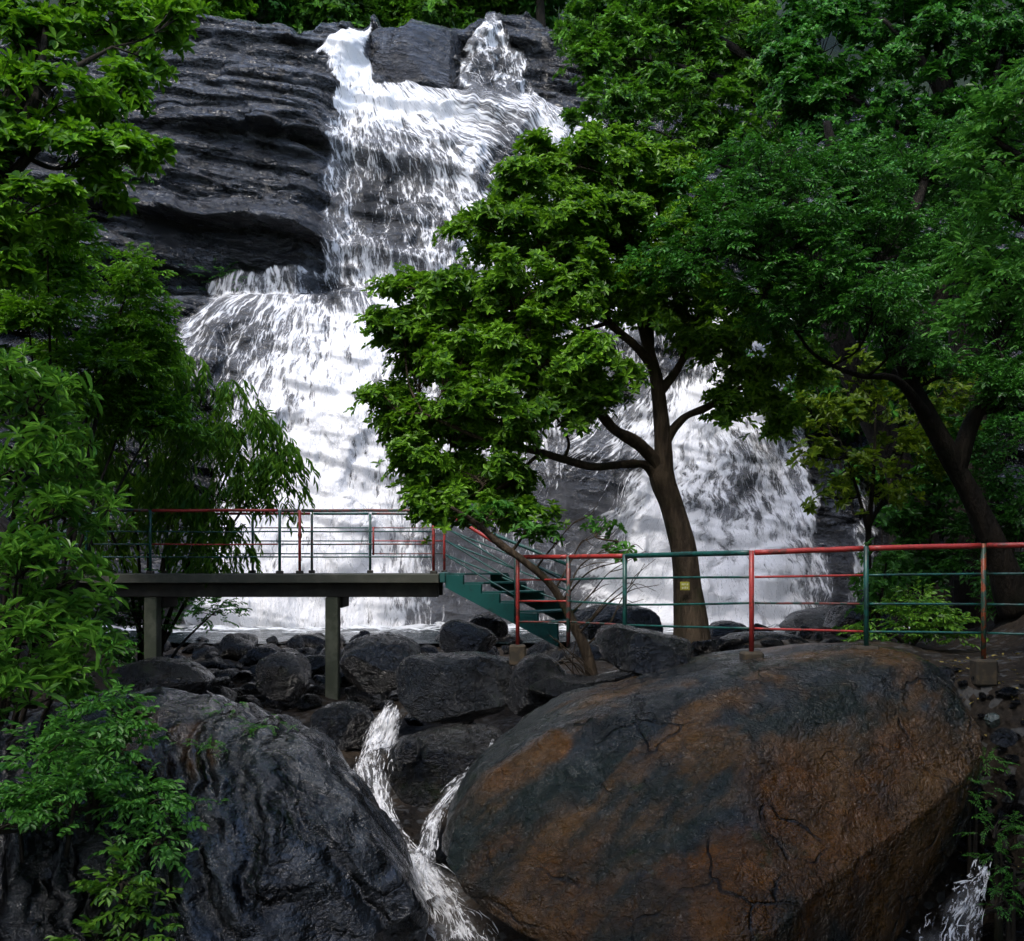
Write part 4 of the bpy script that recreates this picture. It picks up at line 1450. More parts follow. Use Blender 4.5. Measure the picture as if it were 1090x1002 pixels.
B_DARK = bark_mat('dark_bark', c4(.012, .010, .008), c4(.035, .028, .020))

# the tree before the falls
Ym = 15.4
mid_pads = [(560, 265, 60, 34, Ym), (640, 280, 60, 40, Ym + .2), (590, 335, 60, 36, Ym - .2), (520, 340, 50, 34, Ym - .4), (520, 400, 60, 34, Ym - .6), (590, 405, 46, 30, Ym - .6), (480, 465, 50, 30, Ym - .8), (540, 510, 34, 26, Ym - 1.0), (680, 290, 50, 40, Ym + .4), (450, 385, 46, 30, Ym - .4), (440, 455, 40, 24, Ym - .8), (610, 200, 60, 34, Ym + .2), (500, 520, 46, 24, Ym - 1.2), (600, 165, 50, 30, Ym), (545, 195, 55, 28, Ym - .4), (650, 175, 60, 40, Ym + .3), (700, 190, 55, 40, Ym + .6), (520, 235, 44, 30, Ym - .8), (590, 235, 65, 40, Ym - .6),
            (668, 245, 65, 42, Ym - .4), (735, 240, 55, 45, Ym), (470, 305, 62, 30, Ym - 1.0), (545, 305, 60, 40, Ym - 1.2), (620, 305, 60, 40, Ym - 1.2), (700, 305, 60, 38, Ym - .6),
            (430, 345, 38, 30, Ym - .8), (490, 370, 65, 38, Ym - 1.4), (565, 370, 55, 42, Ym - 1.6), (620, 375, 40, 28, Ym - 1.6), (412, 425, 38, 24, Ym - 1.0), (465, 435, 58, 34, Ym - 1.5), (535, 430, 55, 32, Ym - 1.7),
            (640, 425, 52, 26, Ym - 1.3), (655, 405, 34, 20, Ym - 1.3), (600, 440, 34, 22, Ym - 1.5), (440, 490, 42, 28, Ym - 1.4), (505, 495, 52, 34, Ym - 1.6), (545, 470, 26, 22, Ym - 1.6), (470, 530, 46, 20, Ym - 1.6), (520, 540, 40, 22, Ym - 1.7), (560, 550, 34, 15, Ym - 1.8),
            (745, 300, 40, 40, Ym + .3), (760, 360, 40, 30, Ym - .2), (800, 395, 42, 28, Ym + .2), (780, 430, 38, 18, Ym), (830, 430, 30, 22, Ym + .4), (845, 380, 30, 30, Ym + .6), (690, 335, 40, 20, Ym + .6), (790, 330, 44, 34, Ym + .4)]
mid_lines = [[(738, 690, Ym - .2, .30), (736, 668, Ym - .2, .245), (732, 630, Ym - .15, .20), (727, 585, Ym - .1, .175), (716, 540, Ym, .165), (705, 508, Ym, .18), (706, 478, Ym, .125), (703, 440, Ym, .11), (699, 405, Ym, .095), (692, 378, Ym, .08), (680, 330, Ym, .06), (668, 260, Ym, .05), (650, 190, Ym, .02)],
             [(707, 508, Ym, .13), (694, 487, Ym - .1, .10), (676, 470, Ym - .3, .085), (655, 458, Ym - .6, .07), (630, 430, Ym - 1.0, .06), (590, 390, Ym - 1.3, .04), (540, 340, Ym - 1.3, .02)],
             [(702, 512, Ym, .10), (688, 496, Ym - .1, .062), (668, 494, Ym - .4, .055), (632, 497, Ym - .8, .05), (600, 489, Ym - 1.1, .05), (565, 479, Ym - 1.4, .045), (520, 470, Ym - 1.6, .03), (450, 440, Ym - 1.5, .015)],
             [(706, 474, Ym, .085), (716, 458, Ym, .06), (731, 443, Ym, .048), (752, 434, Ym + .1, .055), (776, 420, Ym + .1, .04), (810, 400, Ym + .2, .02)],
             [(701, 418, Ym, .08), (710, 408, Ym, .065), (724, 388, Ym + .1, .052), (737, 358, Ym + .2, .055), (750, 310, Ym + .3, .035), (740, 250, Ym + .3, .015)],
             [(694, 388, Ym, .08), (674, 366, Ym - .2, .055), (652, 347, Ym - .4, .055), (610, 300, Ym - .8, .035), (560, 240, Ym - .6, .015)],
             [(690, 372, Ym, .08), (693, 345, Ym + .2, .055), (705, 290, Ym + .5, .04), (700, 210, Ym + .6, .015)],
             [(600, 489, Ym - 1.1, .03), (605, 470, Ym - 1.1, .02), (590, 440, Ym - 1.2, .01)], [(575, 482, Ym - 1.4, .025), (530, 520, Ym - 1.6, .015), (480, 530, Ym - 1.6, .008)]]
tree('broadleaf_tree', 'leafy tree with curved brown trunk and small yellow plate, behind the railing before the falls', 'tree', mid_pads, mid_lines, .115, 'whorl', L_MID, B_MID, 1, cover=4.6, sub_px=22)
# its plate
tp = P(729, 624, Ym - .45)
f = MB().box((-.062, -.006, -.055), (.062, .006, .055), .003)
pl = f.build('plate', plain_mat('yellow_plate', c4(.34, .33, .02), c4(.22, .2, .02), rough=.5, scale=20), None, False)
pl.name = 'tree_plate'
pl.location = Vector(tp)
tag(pl, 'small yellow plate with worn pale marks nailed to the brown trunk behind the railing', 'plate')
mk = MB()
for (a, b_, c_, d_) in ((-.045, .012, -.006, .036), (-.002, .018, .012, .036), (.022, .010, .044, .036), (-.04, -.036, -.016, -.012), (-.008, -.036, .014, -.006), (.022, -.034, .042, -.010)):
    mk.box((a, -.009, b_), (c_, -.0065, d_))
o = mk.build('worn_marks', plain_mat('pale_marks', c4(.6, .6, .4), c4(.3, .3, .1), rough=.6, scale=40), None, False)
o.parent = pl

# the great leaning tree on the right bank
Yr = 15.5
r_pads = [(800, 250, 60, 40, 13.6), (740, 265, 50, 34, 13.8), (860, 235, 60, 44, 13.6), (820, 190, 70, 44, 14.5), (900, 190, 70, 50, 15), (770, 210, 50, 30, 14.2), (940, 260, 60, 46, 14.6), (880, 300, 60, 34, 13.6), (810, 310, 50, 30, 13.8),
          (930, 320, 46, 26, 13.2), (960, 340, 60, 30, 14), (1010, 270, 60, 50, 16), (1060, 330, 60, 60, 16), (850, 340, 50, 26, 14.6), (1000, 390, 60, 34, 15.5), (1070, 420, 50, 40, 15.5), (980, 180, 60, 50, 16.5), (700, 290, 34, 20, 13.8)]
r_lines = [[(1082, 650, 16.4, .28), (1062, 590, 16.2, .19), (1034, 530, 16.0, .15), (1002, 470, 15.8, .14), (970, 410, 15.6, .13), (945, 345, 15.5, .12), (925, 300, 15.4, .12), (905, 240, 15.3, .13), (890, 180, 15.2, .10), (880, 130, 15.2, .05)],
           [(945, 345, 15.5, .10), (900, 325, 14.8, .06), (850, 300, 14.2, .045), (790, 270, 13.8, .04), (730, 265, 13.8, .02)], [(965, 400, 15.6, .2), (990, 340, 15.8, .14), (1020, 290, 16, .09), (1060, 240, 16.2, .05)],
           [(990, 450, 15.8, .10), (955, 405, 14.9, .05), (915, 400, 14.5, .035), (870, 380, 14.5, .022), (845, 350, 14.6, .02)], [(925, 300, 15.4, .16), (965, 240, 15.8, .1), (990, 180, 16.3, .05)],
           [(1015, 500, 15.9, .16), (1040, 440, 15.8, .1), (1075, 400, 15.7, .06)]]
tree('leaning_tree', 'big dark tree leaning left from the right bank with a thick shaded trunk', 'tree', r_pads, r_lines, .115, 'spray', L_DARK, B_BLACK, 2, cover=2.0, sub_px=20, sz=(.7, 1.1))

# trees higher on the right, filling the top right corner
t1 = [(640, 25, 44, 36, 24), (680, 70, 56, 50, 24), (628, 72, 28, 30, 23.5), (730, 40, 60, 50, 24), (740, 120, 60, 46, 23), (650, 125, 50, 36, 23), (690, 160, 50, 34, 22.5), (800, 60, 60, 50, 24), (790, 140, 50, 40, 23), (690, 10, 60, 34, 25), (655, 105, 28, 22, 22.6), (612, 36, 20, 24, 24.5), (770, 10, 60, 24, 24.6), (740, 80, 50, 40, 24.4)]
tree('spreading_tree', 'tall spreading tree with thin dark limbs above the tree before the falls', 'tree', t1,
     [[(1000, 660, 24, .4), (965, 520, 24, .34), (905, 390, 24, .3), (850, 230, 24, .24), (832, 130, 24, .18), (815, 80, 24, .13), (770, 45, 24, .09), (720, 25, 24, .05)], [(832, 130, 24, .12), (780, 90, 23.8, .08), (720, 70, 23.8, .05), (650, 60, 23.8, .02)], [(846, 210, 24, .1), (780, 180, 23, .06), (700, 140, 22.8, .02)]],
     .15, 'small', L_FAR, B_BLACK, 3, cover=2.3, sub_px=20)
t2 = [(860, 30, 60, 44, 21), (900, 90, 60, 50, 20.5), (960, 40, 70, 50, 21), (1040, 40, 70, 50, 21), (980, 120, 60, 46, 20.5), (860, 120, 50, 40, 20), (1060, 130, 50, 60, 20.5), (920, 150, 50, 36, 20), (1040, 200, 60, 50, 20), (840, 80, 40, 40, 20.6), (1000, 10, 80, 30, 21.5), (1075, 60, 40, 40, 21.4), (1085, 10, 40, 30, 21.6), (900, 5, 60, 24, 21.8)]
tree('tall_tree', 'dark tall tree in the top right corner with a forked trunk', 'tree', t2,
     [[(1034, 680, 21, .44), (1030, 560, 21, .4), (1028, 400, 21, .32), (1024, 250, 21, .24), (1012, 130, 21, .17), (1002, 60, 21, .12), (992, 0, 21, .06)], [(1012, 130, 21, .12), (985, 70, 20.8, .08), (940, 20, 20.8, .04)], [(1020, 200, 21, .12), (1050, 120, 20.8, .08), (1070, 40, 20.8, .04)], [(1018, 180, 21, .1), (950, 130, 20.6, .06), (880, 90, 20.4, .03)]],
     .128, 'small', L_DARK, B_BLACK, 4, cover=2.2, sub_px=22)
t3 = [(1070, 130, 46, 40, 11.5), (1050, 175, 48, 26, 11.3), (1085, 220, 44, 40, 11.2), (1040, 270, 40, 24, 11.2), (1075, 300, 40, 34, 11), (1030, 330, 40, 20, 11.2), (1090, 90, 40, 30, 11.6)]
tree('bright_sprayed_tree', 'tree reaching in from the right edge with bright green leaf sprays', 'tree', t3,
     [[(1230, 720, 11.6, .3), (1215, 560, 11.5, .25), (1195, 420, 11.4, .2), (1170, 320, 11.3, .14), (1140, 240, 11.3, .1), (1100, 180, 11.3, .05), (1060, 150, 11.3, .02)], [(1170, 320, 11.3, .1), (1110, 310, 11.2, .05), (1050, 310, 11.2, .02)]],
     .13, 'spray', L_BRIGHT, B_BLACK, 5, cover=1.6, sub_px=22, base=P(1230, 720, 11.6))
t4 = [(860, 430, 26, 16, 18), (975, 500, 34, 18, 18.8), (1000, 460, 34, 22, 19), (910, 390, 34, 20, 18.4), (890, 440, 40, 24, 18), (930, 420, 44, 28, 18.2), (870, 480, 26, 16, 17.8), (905, 500, 40, 22, 18), (950, 470, 40, 26, 18.4), (985, 430, 40, 26, 19), (880, 525, 20, 9, 18), (1010, 400, 30, 18, 19), (940, 520, 26, 12, 18)]
tree('sapling', 'slender sapling with yellow green leaves left of the thick leaning trunk', 'tree', t4,
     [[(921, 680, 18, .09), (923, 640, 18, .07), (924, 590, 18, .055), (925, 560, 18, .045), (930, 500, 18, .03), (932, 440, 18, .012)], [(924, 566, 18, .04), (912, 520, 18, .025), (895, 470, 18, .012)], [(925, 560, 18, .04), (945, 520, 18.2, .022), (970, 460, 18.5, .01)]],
     .13, 'small', L_YEL, B_BLACK, 6, cover=1.0, sub_px=26)

# shrubs and saplings on the dark right bank
def bush(name, label, pads, leaf, kind, mat, seed, cover=2.2, cat='shrub', base=None, foot=None, group=None, **kw):
    px = np.mean([p[0] for p in pads]) if foot is None else foot[0]
    Y = np.mean([p[4] for p in pads]) if foot is None else foot[1]
    x = (px - CX) / F * Y
    b = np.array([x, Y, float(terrain_z(x, Y)) - .05])
    row = HY - b[2] / Y * F
    lines = []
    for k, pd in enumerate(pads[:9]):
        lines.append([(px + (k - len(pads) / 2) * 2.0, row, Y, .035), ((px * .6 + pd[0] * .4), row * .55 + pd[1] * .45 - 6, Y * .6 + pd[4] * .4, .026), (pd[0], pd[1], pd[4], .010)])
    return tree(name, label, cat, pads, lines, leaf, kind, mat, B_DARK, seed, cover=cover, base=b, crown='foliage', stem='stem', group=group, **kw)


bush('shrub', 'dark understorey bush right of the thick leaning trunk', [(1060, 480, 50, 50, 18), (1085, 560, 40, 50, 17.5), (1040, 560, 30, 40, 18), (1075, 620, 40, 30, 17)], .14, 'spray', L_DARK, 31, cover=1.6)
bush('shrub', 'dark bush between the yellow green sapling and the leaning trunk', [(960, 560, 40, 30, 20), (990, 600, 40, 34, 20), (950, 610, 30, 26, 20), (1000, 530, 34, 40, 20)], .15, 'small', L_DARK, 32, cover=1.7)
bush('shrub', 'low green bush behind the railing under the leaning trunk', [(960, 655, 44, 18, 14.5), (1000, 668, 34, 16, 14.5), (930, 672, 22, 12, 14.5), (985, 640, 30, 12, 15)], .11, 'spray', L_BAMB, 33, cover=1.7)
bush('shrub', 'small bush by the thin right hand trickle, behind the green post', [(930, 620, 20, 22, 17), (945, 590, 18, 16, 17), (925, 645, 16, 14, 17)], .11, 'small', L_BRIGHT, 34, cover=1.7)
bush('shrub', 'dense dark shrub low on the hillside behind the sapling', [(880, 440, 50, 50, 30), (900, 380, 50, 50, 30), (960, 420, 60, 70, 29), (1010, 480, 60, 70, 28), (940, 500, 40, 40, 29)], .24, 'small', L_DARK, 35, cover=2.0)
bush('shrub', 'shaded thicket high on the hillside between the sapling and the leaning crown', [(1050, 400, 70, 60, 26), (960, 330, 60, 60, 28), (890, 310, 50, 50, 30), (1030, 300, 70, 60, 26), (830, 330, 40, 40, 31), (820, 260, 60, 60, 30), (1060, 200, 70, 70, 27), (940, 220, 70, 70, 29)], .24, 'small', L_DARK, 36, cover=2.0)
bush('fern', 'leafy fern on the bank beside the right edge of the huge boulder', [(1040, 810, 20, 12, 9.6), (1030, 838, 14, 16, 9.4)], .09, 'fern', L_BRIGHT, 37, cover=1.3, cat='fern')
bush('fern', 'bright fern overhanging the small fall at lower right', [(1060, 880, 22, 18, 9.0), (1066, 908, 16, 12, 9)], .09, 'fern', L_BRIGHT, 38, cover=1.6, cat='fern')
bush('fern', 'dim fern in the dark corner at lower right', [(1072, 960, 20, 22, 8.6), (1080, 925, 14, 14, 8.7)], .08, 'fern', L_DARK, 39, cover=1.3, cat='fern')

# forest on the rim above the falls
def rim_tree(seed, h=7.0):
    r = np.random.default_rng(seed)
    pads = [(CX + r.uniform(-60, 60), HY - r.uniform(40, 190), r.uniform(30, 52), r.uniform(22, 40), 50) for _ in range(13)]
    return pads


rim = []
for k, (mat, cat_l) in enumerate(((L_FAR, ''), (L_DARK, ''), (L_LEFT, ''))):
    rp = rim_tree(60 + k)
    t_ = tree('rim_tree', 'x', 'tree', rp, [[(CX, HY, 50, .3), (CX + 4, HY - 70, 50, .22), (CX - 3, HY - 140, 50, .12), (CX + 2, HY - 190, 50, .05)]], .30, 'small', mat, B_DARK, 70 + k, cover=2.0, sub_px=22, group='trees on the rim above the falls')
    t_.name = 'rim_tree'
    rim.append(t_)


def copy_thing(src, loc, rz, s, label, group=None):
    c = src.copy()
    COL.objects.link(c)
    c.location, c.rotation_euler, c.scale = Vector(loc), (0, 0, rz), (s, s, s)
    c['label'] = label
    if group:
        c['group'] = group
    for ch in src.children:
        d = ch.copy()
        COL.objects.link(d)
        d.parent = c
        d.matrix_parent_inverse = ch.matrix_parent_inverse.copy()
    return c


spots = [(200, 47.0, 2, .95, 'pale green bushy tree on the rim above the left end of the bare cliff'), (252, 49, 1, 1.0, 'dark rim tree above the bare cliff, just right of the pale green one'),
         (305, 51, 0, 1.1, 'rim tree above the single rock left of the lip of the falls'), (352, 53, 1, 1.1, 'dark rim tree right behind the lip of the falls'),
         (428, 52, 2, .8, 'small yellowish rim tree behind the boulder between the two lips'), (475, 54, 0, 1.15, 'rim tree behind the right end of the boulder between the lips'),
         (520, 51, 0, 1.0, 'rim tree above the narrow right hand chute'), (575, 50, 1, 1.2, 'dark rim tree right of the narrow right hand chute'), (395, 57, 1, 1.3, 'tallest dark rim tree far behind the lip'),
         (280, 58, 1, 1.4, 'dark tree far back on the rim, left of the falls'), (140, 49, 1, 1.3, 'dark rim tree at the far left above the bare cliff'), (540, 60, 1, 1.5, 'dark tree far back on the rim, right of the falls'),
         (760, 54, 2, 1.5, 'broad pale green rim tree above the right end of the cliff'), (690, 53, 1, 1.4, 'dark rim tree right behind the spreading tree, above the cliff'),
         (450, 61, 1, 1.6, 'dark tree far back on the rim behind the boulder between the lips'), (640, 56, 1, 1.5, 'dark rim tree mostly hidden behind the spreading tree'), (720, 56, 0, 1.6, 'rim tree behind the limbs of the spreading tree'), (800, 58, 1, 1.7, 'dark rim tree between the spreading tree and the forked tree'), (365, 60, 1, 1.4, 'dark tree far back straight above the lip')]
first = set()
for (px, Y, k, s, lb) in spots:
    x = (px - CX) / F * Y
    tz = float(terrain_z(x, Y))
    tz = max(tz, .469 * Y - 4.2) - .4
    if k not in first:
        first.add(k)
        o = rim[k]
        o.location, o.scale = Vector((x, Y, tz)), (s, s, s)
        o['label'] = lb
        for ch in o.children:
            ch.matrix_parent_inverse = Matrix.Translation(-Vector((0, 50, 0)))
    else:
        copy_thing(rim[k], (x, Y, tz), rng.uniform(0, 6.28), s, lb)

# trees on the slopes to either side of the path
for (x, y, k, s, lb) in ((13.0, 19.0, 1, .85, 'dark slope tree on the right hillside beyond the end of the railing'), (12.0, 14.0, 0, .7, 'leafy slope tree on the right hillside nearest the path'), (16.0, 25.0, 0, .95, 'leafy slope tree high on the right hillside beside the cliff'), (10.5, 10.5, 1, .6, 'small dark slope tree on the right bank nearest the camera'),
                         (-14.0, 20.0, 2, .85, 'pale green slope tree on the left hillside beyond the bridge'), (-12.0, 15.0, 1, .75, 'dark slope tree on the left hillside beside the bridge'), (-17.0, 26.0, 0, .95, 'leafy slope tree high on the left hillside beside the cliff')):
    copy_thing(rim[k], (x, y, float(terrain_z(x, y)) - .4), k * 1.3 + x, s, lb, 'trees on the side slopes')

# ------------------------------------------------------------------ the left side
l1 = [(10, 0, 50, 24, 14.4), (75, -5, 50, 22, 14.6), (-10, 215, 40, 40, 13), (5, 270, 30, 34, 13), (30, 40, 60, 40, 14), (100, 25, 60, 30, 14.5), (160, 20, 40, 18, 15), (60, 100, 60, 40, 13.6), (125, 90, 44, 34, 14), (20, 150, 50, 40, 13.2), (85, 165, 56, 34, 13.4), (40, 215, 50, 30, 13), (140, 145, 30, 20, 13.8), (150, 165, 34, 16, 13.6), (110, 195, 30, 18, 13.4), (165, 60, 22, 16, 14.4), (190, 14, 30, 14, 15), (-30, 100, 50, 80, 13)]
tree('broadleaf_tree', 'bright green tree hanging into the top left corner over the bare cliff', 'tree', l1,
     [[(-80, 560, 13, .35), (-60, 400, 13, .3), (-30, 260, 13, .22), (10, 120, 13.5, .14), (40, 50, 14, .07), (60, 10, 14.3, .03)], [(-10, 200, 13.2, .1), (35, 110, 13.6, .07), (50, 20, 14, .03)], [(5, 130, 13.5, .08), (60, 85, 13.8, .05), (120, 50, 14.2, .02)], [(-20, 230, 13.1, .09), (50, 150, 13.3, .05), (120, 150, 13.7, .02)]],
     .17, 'whorl', L_LEFT, B_DARK, 8, cover=2.6, sub_px=22)
l2 = [(60, 280, 60, 40, 16), (130, 330, 50, 44, 17), (30, 340, 60, 40, 15), (100, 400, 60, 44, 16.5), (150, 400, 44, 40, 17.5), (50, 250, 50, 30, 15), (170, 440, 40, 40, 17.5), (140, 285, 20, 20, 17), (20, 420, 50, 40, 14.5)]
bush('shrub', 'dense leafy bush on the left slope beneath the top left tree', l2, .15, 'spray', L_LEFT, 9, cover=3.2, foot=(60, 16), sub_px=24)
l3 = [(120, 440, 50, 40, 18), (150, 380, 44, 34, 18.5), (200, 385, 36, 22, 19), (90, 500, 46, 40, 17.5), (270, 440, 26, 20, 18.8), (300, 480, 20, 18, 18.6), (215, 420, 50, 34, 19), (255, 460, 44, 34, 18.8), (190, 470, 50, 40, 19), (285, 490, 32, 28, 18.6), (235, 520, 50, 34, 18.6), (180, 540, 50, 40, 19), (295, 515, 24, 24, 18.5), (210, 580, 44, 30, 18.9), (150, 500, 50, 40, 19), (245, 560, 24, 20, 18.7), (120, 560, 40, 40, 19)]
bush('bamboo_clump', 'drooping bamboo like clump overhanging the left end of the footbridge', l3, .34, 'hang', L_BAMB, 10, cover=3.2, foot=(165, 20.5), cat='bamboo', sub_px=22)
bush('shrub', 'low dark bush under the left end of the footbridge', [(140, 650, 34, 26, 19.5), (190, 620, 34, 22, 20), (230, 650, 24, 14, 21), (110, 690, 34, 24, 18)], .14, 'spray', L_DARK, 11, cover=1.6)
l4 = [(30, 420, 46, 40, 9.4), (20, 480, 50, 40, 9.2), (60, 470, 36, 34, 9.6), (35, 540, 50, 40, 9.2), (75, 530, 34, 30, 9.6), (20, 600, 50, 40, 9), (70, 610, 40, 34, 9.4), (90, 665, 34, 28, 9.2), (40, 670, 56, 36, 9), (20, 740, 50, 34, 8.8), (80, 720, 50, 30, 9), (10, 390, 30, 20, 9.2)]
bush('shrub', 'tall shrub with long narrow glossy leaves at the left edge in front of the bridge', l4, .165, 'fan', L_LONG, 12, cover=2.1, foot=(-20, 9.4), sub_px=30)
l5 = [(40, 800, 50, 30, 8.2), (110, 800, 50, 34, 8.3), (80, 850, 56, 34, 8), (150, 850, 40, 34, 8.2), (170, 890, 34, 26, 8), (130, 760, 40, 20, 8.5), (20, 870, 40, 26, 7.9)]
bush('shrub', 'bright green bush spilling over the left part of the rippled slab', l5, .09, 'spray', L_BRIGHT, 13, cover=1.8, foot=(40, 8.2), sub_px=26)
bush('fern', 'hanging green plant below the bright bush in the lower left corner', [(130, 940, 34, 30, 7.7), (150, 985, 40, 24, 7.6), (110, 1000, 30, 20, 7.5)], .10, 'spray', L_BAMB, 14, cover=1.6, cat='fern', foot=(100, 7.8))
for k, (px, py, Y, lb) in enumerate(((155, 186, 36.6, 'little bush growing from a ledge on the bare cliff near the hanging tree'), (165, 290, 35.6, 'grass like tuft at the foot of the bare cliff'), (238, 297, 35.6, 'small fern tuft under the overhang left of the falls'), (128, 262, 36.0, 'leafy tuft low on the far left of the bare cliff'))):
    r = np.random.default_rng(200 + k)
    root = thing('cliff_plant', P(px, py + 10, Y), lb, 'plant')
    C = P(px, py, Y) + r.normal(size=(36, 3)) * np.array([.42, .3, .26])
    AXp = unit(r.normal(size=(36, 3)) * np.array([1, .7, .4]) + np.array([0, -.5, .5]))
    obj('foliage', leaf_mesh('foliage', C, AXp, r.uniform(.22, .42, 36), 'fern', L_BRIGHT if k != 3 else L_LEFT, r), root)
    mb = MB()
    for j in range(8):
        q = P(px, py + 10, Y)
        mb.tube(catmull([q + np.array([0, .3, 0]), (q + C[j]) / 2 + np.array([0, 0, .1]), C[j]], 4), np.linspace(.02, .006, 9), 5, False)
    mb.build('stem', B_DARK, root)


def surf(o, px, py):
    """the point of a rock seen at a picture place"""
    n_ = len(o.data.vertices)
    c_ = np.empty(n_ * 3, np.float32)
    o.data.vertices.foreach_get('co', c_)
    c_ = c_.reshape(-1, 3)
    d = np.hypot(c_[:, 0] / c_[:, 1] * F + CX - px, HY - c_[:, 2] / c_[:, 1] * F - py)
    near = np.nonzero(d < 9)[0]
    return c_[near[np.argmin(c_[near, 1])]].astype(float) if len(near) else P(px, py, 9.0)


slab_o = [o for o in COL.objects if o.name.startswith('rock_slab')][0]
for k, (px, py, n_, lb) in enumerate(((272, 772, 16, 'small weed in the middle of the slab top'), (225, 792, 22, 'weed patch left of the middle on the slab'), (240, 752, 12, 'weed on the upper edge of the slab below the footbridge'), (300, 768, 9, 'tiny weed near the right shoulder of the slab'), (205, 850, 14, 'weed on the slab beside the bright green bush'))):
    r = np.random.default_rng(300 + k)
    q = surf(slab_o, px, py)
    root = thing('weed', q, lb, 'weed')
    C = q + r.normal(size=(n_, 3)) * np.array([.10, .06, .025]) + np.array([0, 0, .04])
    obj('foliage', leaf_mesh('foliage', C, unit(r.normal(size=(n_, 3)) * np.array([1, 1, .3]) + np.array([0, 0, .35])), r.uniform(.045, .085, n_), 'fern', L_BRIGHT, r), root)
    mb = MB()
    for j in range(5):
        mb.tube(catmull([q - np.array([0, 0, .03]), (q + C[j]) / 2, C[j]], 3), np.linspace(.005, .002, 7), 4, False)
    mb.build('stem', B_DARK, root)

# the thin leaning stem by the stairs, with bare twigs
Yl = 13.25
ll = [[(634, 745, Yl, .085), (626, 700, Yl, .07), (612, 668, Yl, .056), (598, 640, Yl, .05), (582, 618, Yl, .045), (556, 596, Yl, .04), (532, 579, Yl, .045), (505, 556, Yl, .035), (480, 540, Yl, .02)]]
rr_ = np.random.default_rng(5)
tw = []
for (a, b_) in ((620, 690), (606, 655), (590, 630), (612, 668), (600, 642), (570, 606), (598, 640), (615, 676)):
    x0, y0 = a, b_
    dx, dy = rr_.uniform(.4, 1.0), -rr_.uniform(.5, 1.2)
    L = rr_.uniform(50, 110)
    ptsx = [(x0, y0, Yl, .014)]
    for q in (.35, .7, 1.0):
        ptsx.append((x0 + dx * L * q + rr_.normal() * 6, y0 + dy * L * q * (1.1 - .3 * q) + rr_.normal() * 6, Yl + rr_.normal() * .25, .012 * (1 - q * .7)))
    tw.append(ptsx)
    for z in range(2):
        m_ = ptsx[1 + z]
        tw.append([(m_[0], m_[1], m_[2], .007), (m_[0] + rr_.uniform(5, 20), m_[1] - rr_.uniform(0, 20), m_[2], .005), (m_[0] + rr_.uniform(15, 40), m_[1] - rr_.uniform(0, 34), m_[2] + .1, .003)])
for q in range(9):
    tw.append([(632 + rr_.normal() * 5, 738, Yl - .05, .008), (618 + rr_.normal() * 8, 710 + rr_.normal() * 6, Yl - .15, .007), (598 + rr_.normal() * 14, 690 + rr_.normal() * 12, Yl - .25, .004)])
tree('leaning_sapling', 'thin brown stem leaning left across the stairs with bare twigs', 'tree', [(520, 545, 30, 16, Yl), (560, 560, 22, 12, Yl), (590, 565, 16, 9, Yl + .2), (640, 560, 24, 8, Yl + .6), (660, 585, 20, 6, Yl + .4)], ll + tw, .12, 'whorl', L_BRIGHT, B_MID, 15, cover=.9, sub_px=16, fine=.006)
# ------------------------------------------------------------------ fallen leaves on the rocks and the bank
def litter(name, label, spots_, size, mat, r):
    Vs = []
    for p_, nrm in spots_:
        a = r.uniform(0, 6.28)
        x = np.array([math.cos(a), math.sin(a), 0])
        x = x - nrm * (x @ nrm)
        Vs.append(place_leaf(np.asarray(p_) + nrm * .012, x, nrm, size * r.uniform(.5, 1.2), size * .5))
    V = np.concatenate(Vs)
    f = (LEAF_F[None] + 6 * np.arange(len(Vs))[:, None, None]).reshape(-1, 4)
    o = obj(name, new_mesh(name, V, f, mat, False))
    return tag(o, label, 'fallen leaves', None, 'stuff')


r = np.random.default_rng(321)
L_DEAD = leaf_mat('fallen_leaf', c4(.06, .04, .012), c4(.24, .20, .05), rough=.6, trans=.1)
pts = []
for x, y in zip(r.uniform(3.4, 6.0, 520), r.uniform(8.6, 12.5, 520)):
    pts.append(((x, y, float(terrain_z(x, y))), unit(np.array([r.normal() * .3, r.normal() * .3, 1.]))))
litter('bank_leaves', 'brown and yellow fallen leaves scattered over the bank at right', pts, .055, L_DEAD, r)
for nm, lb, cnt in (('huge rounded', 'tiny yellow fallen leaves stuck to the huge rounded boulder', 330), ('broad dark', 'tiny fallen leaves lying on the rippled rock slab', 120)):
    ro = [o for o in COL.objects if o.get('label', '').startswith(nm)][0]
    me = ro.data
    co_ = np.empty(len(me.vertices) * 3, np.float32)
    me.vertices.foreach_get('co', co_)
    co_ = co_.reshape(-1, 3)
    cand = np.nonzero((co_[:, 2] > -3.4) & (co_[:, 1] < 13))[0]
    pts = []
    while len(pts) < cnt:
        k = int(cand[r.integers(len(cand))])
        nn = np.array(me.vertices[k].normal)
        if nn[2] > .1 and nn[1] < .2:
            pts.append((co_[k], nn))
    litter('boulder_leaves' if cnt > 200 else 'slab_leaves', lb, pts, .034, L_DEAD, r)

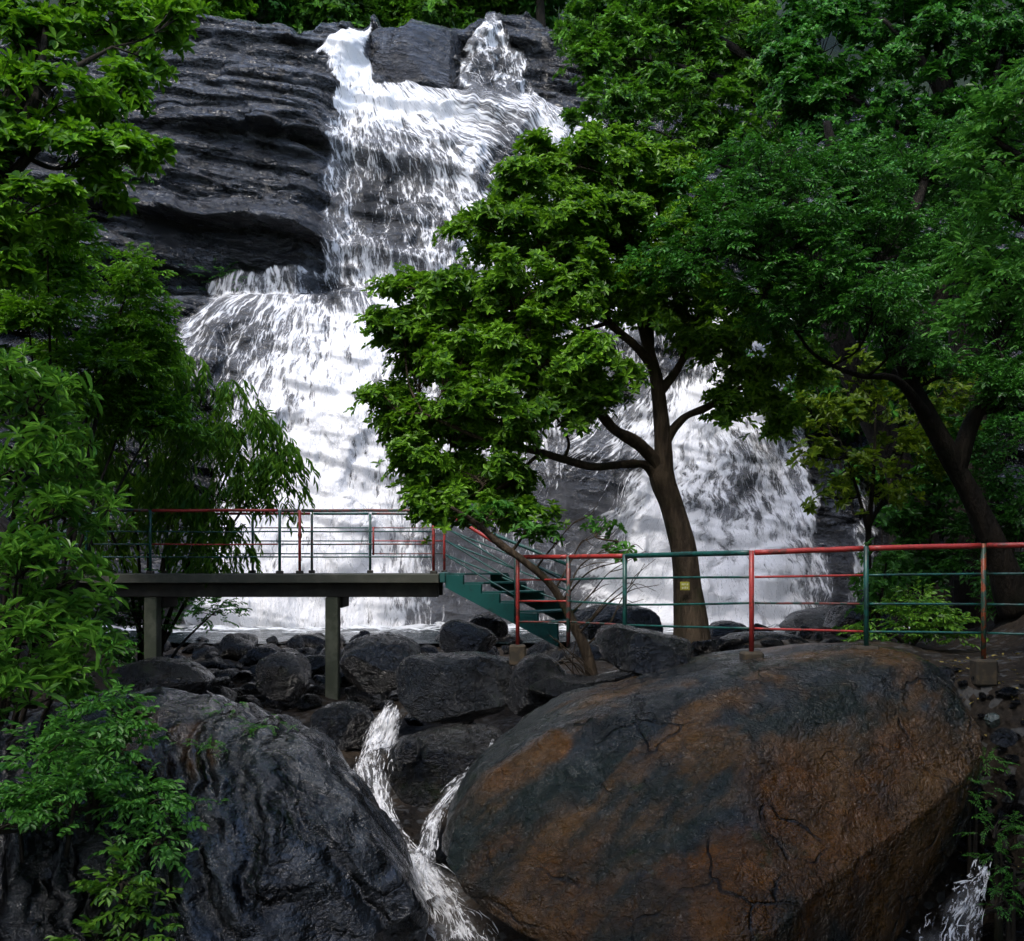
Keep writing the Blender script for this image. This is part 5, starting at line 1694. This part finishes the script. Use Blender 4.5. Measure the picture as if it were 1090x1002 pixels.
# ------------------------------------------------------------------ unseen trees added behind and above the camera to shade the foreground rocks
def added_shade_tree(name, label, x, y, h, crown_r, seed, reach):
    r = np.random.default_rng(seed)
    z0 = -3.6
    root = thing(name, (x, y, z0), label, 'tree', 'added trees shading the foreground')
    C, AX = [], []
    for _ in range(30):
        c = np.array([x + reach[0], y + reach[1], h]) + rdir_(r, 1)[0] * np.array([crown_r, crown_r, 1.5]) * r.random() ** .4
        q = r.normal(size=(120, 3)) * np.array([.8, .8, .35])
        C.append(c + q)
        AX.append(unit(r.normal(size=(120, 3)) * .6 + np.array([0, 0, .9])))
    C, AX = np.concatenate(C), np.concatenate(AX)
    ok_ = C[:, 2] > .9 * C[:, 1] + 1.2          # nothing hangs down before the view
    obj('crown', leaf_mesh('crown', C[ok_], AX[ok_], r.uniform(.28, .42, ok_.sum()), 'small', L_DARK, r), root)
    mb = MB()
    top = np.array([x + reach[0], y + reach[1], h])
    tr = catmull([(x, y, z0 - .4), (x + .1, y, z0 + 3), (x + reach[0] * .3, y + reach[1] * .3, h * .6), top], 8)
    mb.tube(tr, np.linspace(.34, .10, len(tr)), 10, True, .15, seed)
    for _ in range(7):
        a = tr[int(r.integers(len(tr) // 2, len(tr)))]
        e = top + rdir_(r, 1)[0] * np.array([crown_r * .8, crown_r * .8, .8])
        if e[2] > .9 * e[1] + 1.2:
            mb.tube(catmull([a, (a + e) / 2 + np.array([0, 0, .3]), e], 6), np.linspace(.09, .02, 13), 6, False)
    mb.build('trunk', B_DARK, root)


added_shade_tree('added_shade_tree', 'large added shade tree out of view to the left of the viewing path', -6.5, -5.5, 9.2, 3.8, 901, (2.0, 2.0))
added_shade_tree('added_shade_tree', 'large added shade tree out of view to the right of the viewing path', 7.0, -1.0, 9.6, 4.4, 902, (-1.2, 3.4))
added_shade_tree('added_shade_tree', 'tall added shade tree directly behind the viewing path', .6, -5.0, 9.8, 4.6, 903, (0, 4.2))
added_shade_tree('added_shade_tree', 'broad added shade tree farther back on the left of the viewing path', -5.0, -10.0, 8.0, 5.0, 904, (0, 2.0))
added_shade_tree('added_shade_tree', 'broad added shade tree farther back on the right of the viewing path', 5.5, -10.5, 8.0, 5.0, 905, (0, 2.0))
# ------------------------------------------------------------------ drifting spray at the foot of the falls
t = NT('spray')
vol = t.n('VolumePrincipled', Color=c4(.93, .95, 1.0), Density=.055, Anisotropy=.2)
t.t.links.new(vol.outputs[0], t.out.inputs['Volume'])
M_MIST = t.m
th = np.linspace(0, 2 * math.pi, 48, endpoint=False)
ph = np.linspace(.02, math.pi - .02, 25)
D = np.stack([np.sin(ph)[:, None] * np.cos(th), np.sin(ph)[:, None] * np.sin(th), np.cos(ph)[:, None] * np.ones(48)], -1)
R_ = 1 + .22 * fbm(D * 1.8, 3, 3)
Vm = D * R_[..., None] * np.array([11.0, 2.0, 2.1]) + np.array([-.6, 27.9, -.2])
o = obj('spray_mist', new_mesh('spray_mist', Vm.reshape(-1, 3), grid_faces(48, 25, True)[:, ::-1], M_MIST))
tag(o, 'pale drifting spray hanging over the foot of the falls', 'mist', None, 'stuff')
SC.cycles.volume_bounces = 0
SC.cycles.volume_step_rate = 4.0
